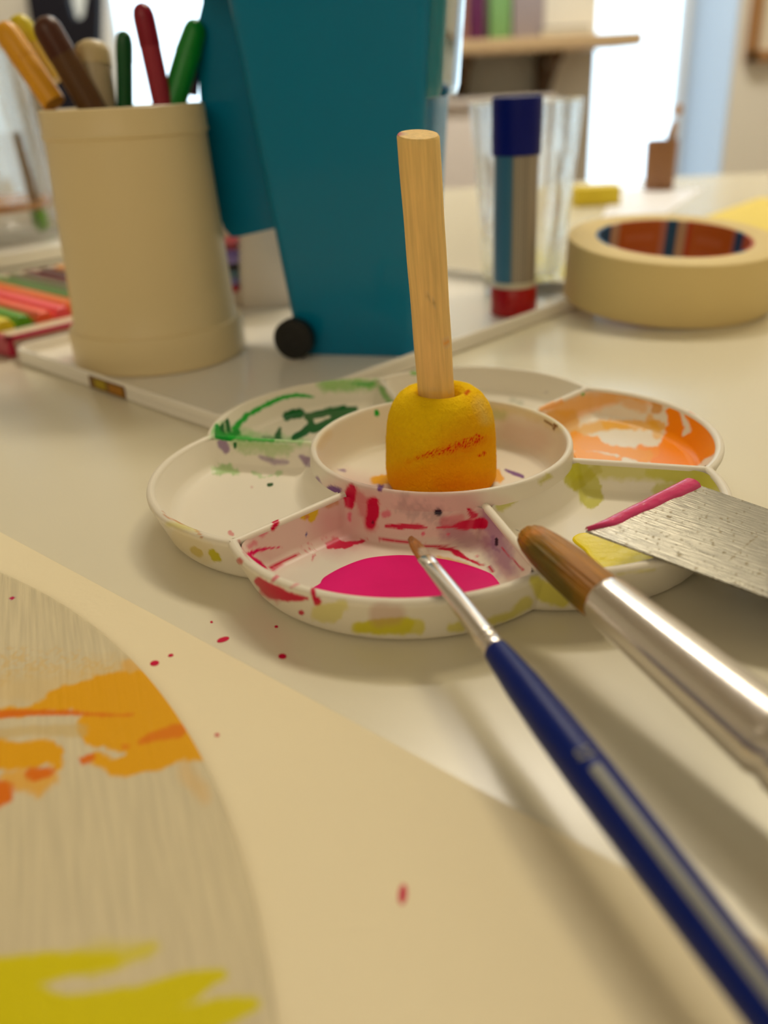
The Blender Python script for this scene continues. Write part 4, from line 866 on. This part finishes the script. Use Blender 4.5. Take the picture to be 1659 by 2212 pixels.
# ================================================================== white marker box with coloured pens, behind cup and bin
mb = thing('marker_box', 'small upright white carton showing a column of coloured pen ends', 'box', (-7.6, 24.5, .12))
c1, c2 = yp(526, 600, 23.5), yp(620, 600, 24.5)
obj('carton', *box(((c1[0]+c2[0])/2+.2, 25.0, 3.6), c2[0]-c1[0]+.9, 2.4, 6.95, bev=.06), mat('white carton', sr(225, 215, 205), .5), mb, angle=30)
for i, (v, cc) in enumerate(zip((518, 532, 547, 562, 577, 592, 608, 624), ((225, 110, 130), (150, 60, 80), (120, 100, 180), (150, 130, 200), (25, 25, 35), (100, 130, 150), (140, 130, 190), (180, 20, 50)))):
    P = yp(513, v, 23.7)
    V, F, tc = rod((P[0]-.12, 23.6, P[2]), (P[0]-.12, 26.0, P[2]), [(0, .12), (.03, .16), (2.4, .17)], n=12, flat=lambda t: 1)
    V[:, 0] = P[0]+(V[:, 0]-P[0])*2.6; o = obj('pen_end', V, F, mat('pen end %d' % i, sr(*cc), .4), mb)
obj('pen_sleeve', *box((yp(513, 600, 24)[0]-.1, 25.2, 2.9), 1.25, 1.6, 5.5, bev=.05), mat('white carton', None), mb, angle=30)
# ================================================================== jar of brushes at the left edge
JX, JY = -30.0, 46.0
jb = yp(-34, 480, JY); JX = jb[0]
ja = thing('water_jar', 'clear jar with orange tinted water and a wooden brush at the left edge', 'jar', (JX, JY, 0))
jr = yp(105, 400, JY)[0]-JX
V, F = lathe([(.01, 0), (jr*1.15, 0), (jr*1.2, .3), (jr*1.15, 1.3), (jr, 1.8), (jr*.98, 6), (jr*.9, 12.5), (jr*.87, 12.5), (jr*.94, 6), (jr*.95, 2.2), (.01, 2.1)], (JX, JY, 1.22), 64)
obj('jar_glass', V, F, soft_glass('jar glass', .25), ja, angle=40)
V, F = lathe([(.01, 2.15), (jr*.93, 2.2), (jr*.93, 2.65), (.01, 2.68)], (JX, JY, 1.22), 48)
obj('tinted_water', V, F, mat('orange tinted water', sr(216, 140, 60), .2), ja, angle=40)
V, F = lathe([(.01, 0), (jr*1.3, .0), (jr*1.38, .2), (jr*1.38, 1.1), (jr*1.32, 1.2), (.01, 1.2)], (JX, JY, 0), 48)
sc_ = obj('jar_stand', V, F, mat('white glazed saucer', sr(230, 225, 215), .15), None, angle=40, loc=(JX, JY, 0)); tag(sc_, 'thick white glazed stand under the clear water jar', 'stand')
jb1, jb2 = yp(33, 285, JY-1), yp(80, 455, JY-1)
wb = thing('jar_brush', 'wooden brush with a green tip standing in the clear jar', 'paintbrush', tuple(jb2))
V, F, tc = rod(jb1, jb2, [(0, .12), (.1, .28), (np.linalg.norm(jb2-jb1), .42)], n=16); obj('handle', V, F, mat('worn brown wood', sr(140, 105, 60), .5), wb)
V, F, tc = rod(jb2, jb2+(jb2-jb1), [(0, .5), (.9, .55), (1.4, .3)], n=16); obj('bristles', V, F, mat('green stained tip', sr(105, 165, 20), .6), wb)
# ================================================================== far things on the table
bk = yp(1285, 415, 58)
yb = obj('sticky_note_block', *box((bk[0], 58, .75), 3.9, 2.6, 1.5, bev=.05), mat('yellow paper block', sr(226, 200, 50), .7), angle=30)
tag(yb, 'small yellow block of sticky notes far back on the table', 'notepad')
sheet('paper_sheet', [zp(*p, 0)[:2] for p in ((1330, 412), (1520, 408), (1440, 462), (1300, 470))], .0, .05, mat('bluish white paper', sr(240, 240, 245), .5))
tag(bpy.data.objects['paper_sheet'], 'white paper sheet lying behind the masking tape', 'paper')
sheet('yellow_drawing', [zp(*p, 0)[:2] for p in ((1500, 478), (1640, 428), (1800, 430), (1800, 530), (1640, 522))], .0, .05, mat('yellow painted paper', sr(228, 204, 96), .7))
tag(bpy.data.objects['yellow_drawing'], 'yellow painted sheet at the right behind the masking tape', 'paper')
pp = yp(1424, 380, 66)
po = thing('wooden_pot', 'small brown wooden pot in front of the bright window', 'pot', (pp[0], 66, 0))
V, F = lathe([(.01, 0), (1.35, 0), (1.4, .1), (1.45, 4.3), (1.4, 4.4), (1.2, 4.4), (1.2, .4), (.01, .3)], (pp[0], 66, .0), 40)
obj('pot_body', V, F, mat('brown turned wood', sr(150, 105, 70), .5, var=.2), po, angle=35)
fg = thing('wooden_figure', 'small pale wooden stick figure standing in the brown pot', 'figure', (pp[0]+.9, 66, 3))
V, F, tc = rod((pp[0]+.3, 66, 1.5), (pp[0]+1.1, 66, 6.6), [(0, .3), (2.8, .3), (3.2, .45), (4.4, .3), (4.5, .1)], n=16); obj('body', V, F, mat('pale wood', sr(190, 150, 110), .5), fg)
V, F = lathe([(.01, -.5), (.3, -.42), (.5, 0), (.3, .42), (.01, .5)], (pp[0]+1.2, 66, 6.9), 20); obj('head', V, F, mat('pale wood', None), fg)
# ================================================================== back of the room
YS = 160
def ysx(px, v, y=YS): return yp(px, v, y)
s0 = ysx(900, 95)[0]; s1 = ysx(1388, 95)[0]; sz = ysx(1150, 95)[2]
sh_ = thing('wall_shelf', 'long pale wooden wall shelf on dark brackets at the back', 'shelf', ((s0+s1)/2, YS+14, sz))
obj('shelf_board', *box(((s0+s1)/2, YS+9.7, sz), s1-s0, 20, 2.4, bev=.15), mat('pale shelf wood', sr(212, 186, 148), .5, var=.06), sh_, angle=30)
brk = mat('dark brown bracket', sr(84, 58, 28), .5)
for px_ in (1000, 1185):
    q = ysx(px_, 150, YS+10)[0]
    obj('bracket', *join(box((q, YS+18.6, sz-7.5), 2, 2.2, 12, bev=.1), box((q, YS+9.7, sz-2), 2, 17, 1.8, bev=.1), box((q, YS+11, sz-7), 1.4, 19, 1.4, tiltx=-.55)), brk, sh_, smooth=False)
for nm, lab, cat, u0, u1, v0, col in (('storage_box', 'plum purple box on the wall shelf', 'box', 1012, 1045, -30, (92, 30, 84)), ('storage_tin', 'light green tin on the wall shelf', 'tin', 1056, 1100, -20, (120, 170, 110)),
    ('card_box', 'greyish lilac box on the wall shelf right of the green tin', 'box', 1104, 1172, -40, (158, 150, 160)), ('cookie_box', 'dusty pink box at the left on the wall shelf', 'box', 960, 1010, -50, (150, 110, 105))):
    a, b = ysx(u0, 60, YS+8)[0], ysx(u1, 60, YS+8)[0]; hgt = ysx(u0, v0, YS+8)[2]-sz
    t = thing(nm, lab, cat, ((a+b)/2, YS+12, sz+1.1))
    obj('body', *box(((a+b)/2, YS+10, sz+1.1+hgt*.42), b-a, 8, hgt*.84, bev=.2), mat(nm, sr(*col), .5, var=.1, vscale=8), t, angle=30)
    obj('lid', *box(((a+b)/2, YS+10, sz+1.1+hgt*.92), b-a+.5, 8.5, hgt*.16, bev=.2), mat(nm+' lid', sr(*[min(255, int(c*1.1)) for c in col]), .5), t, angle=30)
a, b = ysx(1180, 75)[0], ysx(1290, 75)[0]
bk_ = thing('flat_book', 'dark grey flat book lying at the right end of the wall shelf', 'book', ((a+b)/2, YS+10, sz+1.1))
obj('cover', *box(((a+b)/2, YS+10, sz+2.0), b-a, 9, 1.7, bev=.12), mat('dark grey book', sr(110, 112, 122), .5), bk_, angle=30)
obj('pages', *box(((a+b)/2, YS+9.8, sz+2.0), b-a-.4, 9.1, 1.1), mat('book pages', sr(210, 205, 190), .8), bk_, smooth=False)
# low white cabinet under the shelf
a, b = yp(930, 300, 160)[0], yp(1192, 300, 160)[0]; zt = yp(1040, 212, 160)[2]
cb = thing('low_cabinet', 'low white cabinet against the back wall under the shelf', 'cabinet', ((a+b)/2, 169, ZF))
cm = mat('white cabinet lacquer', sr(225, 218, 215), .4)
obj('body', *box(((a+b)/2, 170, (zt+ZF)/2-.6), b-a, 19, zt-ZF-1.2, bev=.3), cm, cb, angle=30)
obj('top', *box(((a+b)/2, 169.5, zt-.6), b-a+.8, 20.5, 1.2, bev=.2), cm, cb, angle=30)
for k in range(2):
    d1 = obj('door', *box((a+(b-a)*(k+.5)/2, 160.0, (zt+ZF)/2-1), (b-a)/2-.6, 1.0, zt-ZF-5, bev=.2), cm, cb, angle=30)
    obj('knob', *box((a+(b-a)/2+(-1.6 if k == 0 else 1.6), 159.0, zt-22), .8, 1.2, .8, bev=.2), mat('steel knob', sr(170, 170, 170), .3, metal=1), d1, angle=30)
# picture frame, dark coat
a, b = yp(1622, 60, 178)[0], yp(1642, 60, 178)[0]; z0 = yp(1630, 132, 178)[2]
pf_ = thing('picture_frame', 'brown wooden picture frame on the wall right of the window', 'picture', (a+15, 179, z0))
w = b-a; X2 = a+32; Z2 = z0+44
obj('frame', *join(bx(a, a+w, 177.6, 179.6, z0, Z2), bx(X2-w, X2, 177.6, 179.6, z0, Z2), bx(a, X2, 177.6, 179.6, z0, z0+w), bx(a, X2, 177.6, 179.6, Z2-w, Z2)), mat('brown frame wood', sr(168, 122, 74), .45, var=.1), pf_, smooth=False)
obj('picture', *bx(a+w, X2-w, 178.6, 179.4, z0+w, Z2-w), mat('cream picture', sr(236, 226, 205), .7), pf_, smooth=False)
clm = mat('dark navy cloth', sr(18, 18, 34), .85, var=.3, vscale=10, bump=.3, bscale=60)
ct = thing('coat', 'dark navy coat hanging beside the bright left window', 'coat', (-58, 176, 40))
def slab(P, y0, y1): 
    V = [(x, y0, z) for x, z in P]+[(x, y1, z) for x, z in P]; n = len(P)
    return V, [[i, (i+1) % n, (i+1) % n+n, i+n] for i in range(n)]+[list(range(n))[::-1], list(range(n, 2*n))]
g1 = [yp(u, v, 175) for u, v in ((108, -160), (146, -160), (150, 0), (160, 35), (172, 46), (184, 36), (190, 0), (192, -160), (214, -160), (218, 0), (216, 90), (222, 240), (180, 330), (112, 330), (86, 140), (62, -10))]
V, F = slab([(p[0], p[2]) for p in g1], 173.5, 177); obj('coat_body', V, F, clm, ct, smooth=False)
q = g1[7]; V, F, tc = rod((g1[3][0]+2, 176, g1[1][2]), (g1[3][0]+2, 180, g1[1][2]+1), [(0, .8), (4, .8)], n=12); obj('hook', V, F, mat('steel hook', sr(150, 150, 150), .3, metal=1), ct)
# pale door leaf at the far left
dl = yp(-300, 300, 120); dr_ = yp(92, 300, 120)
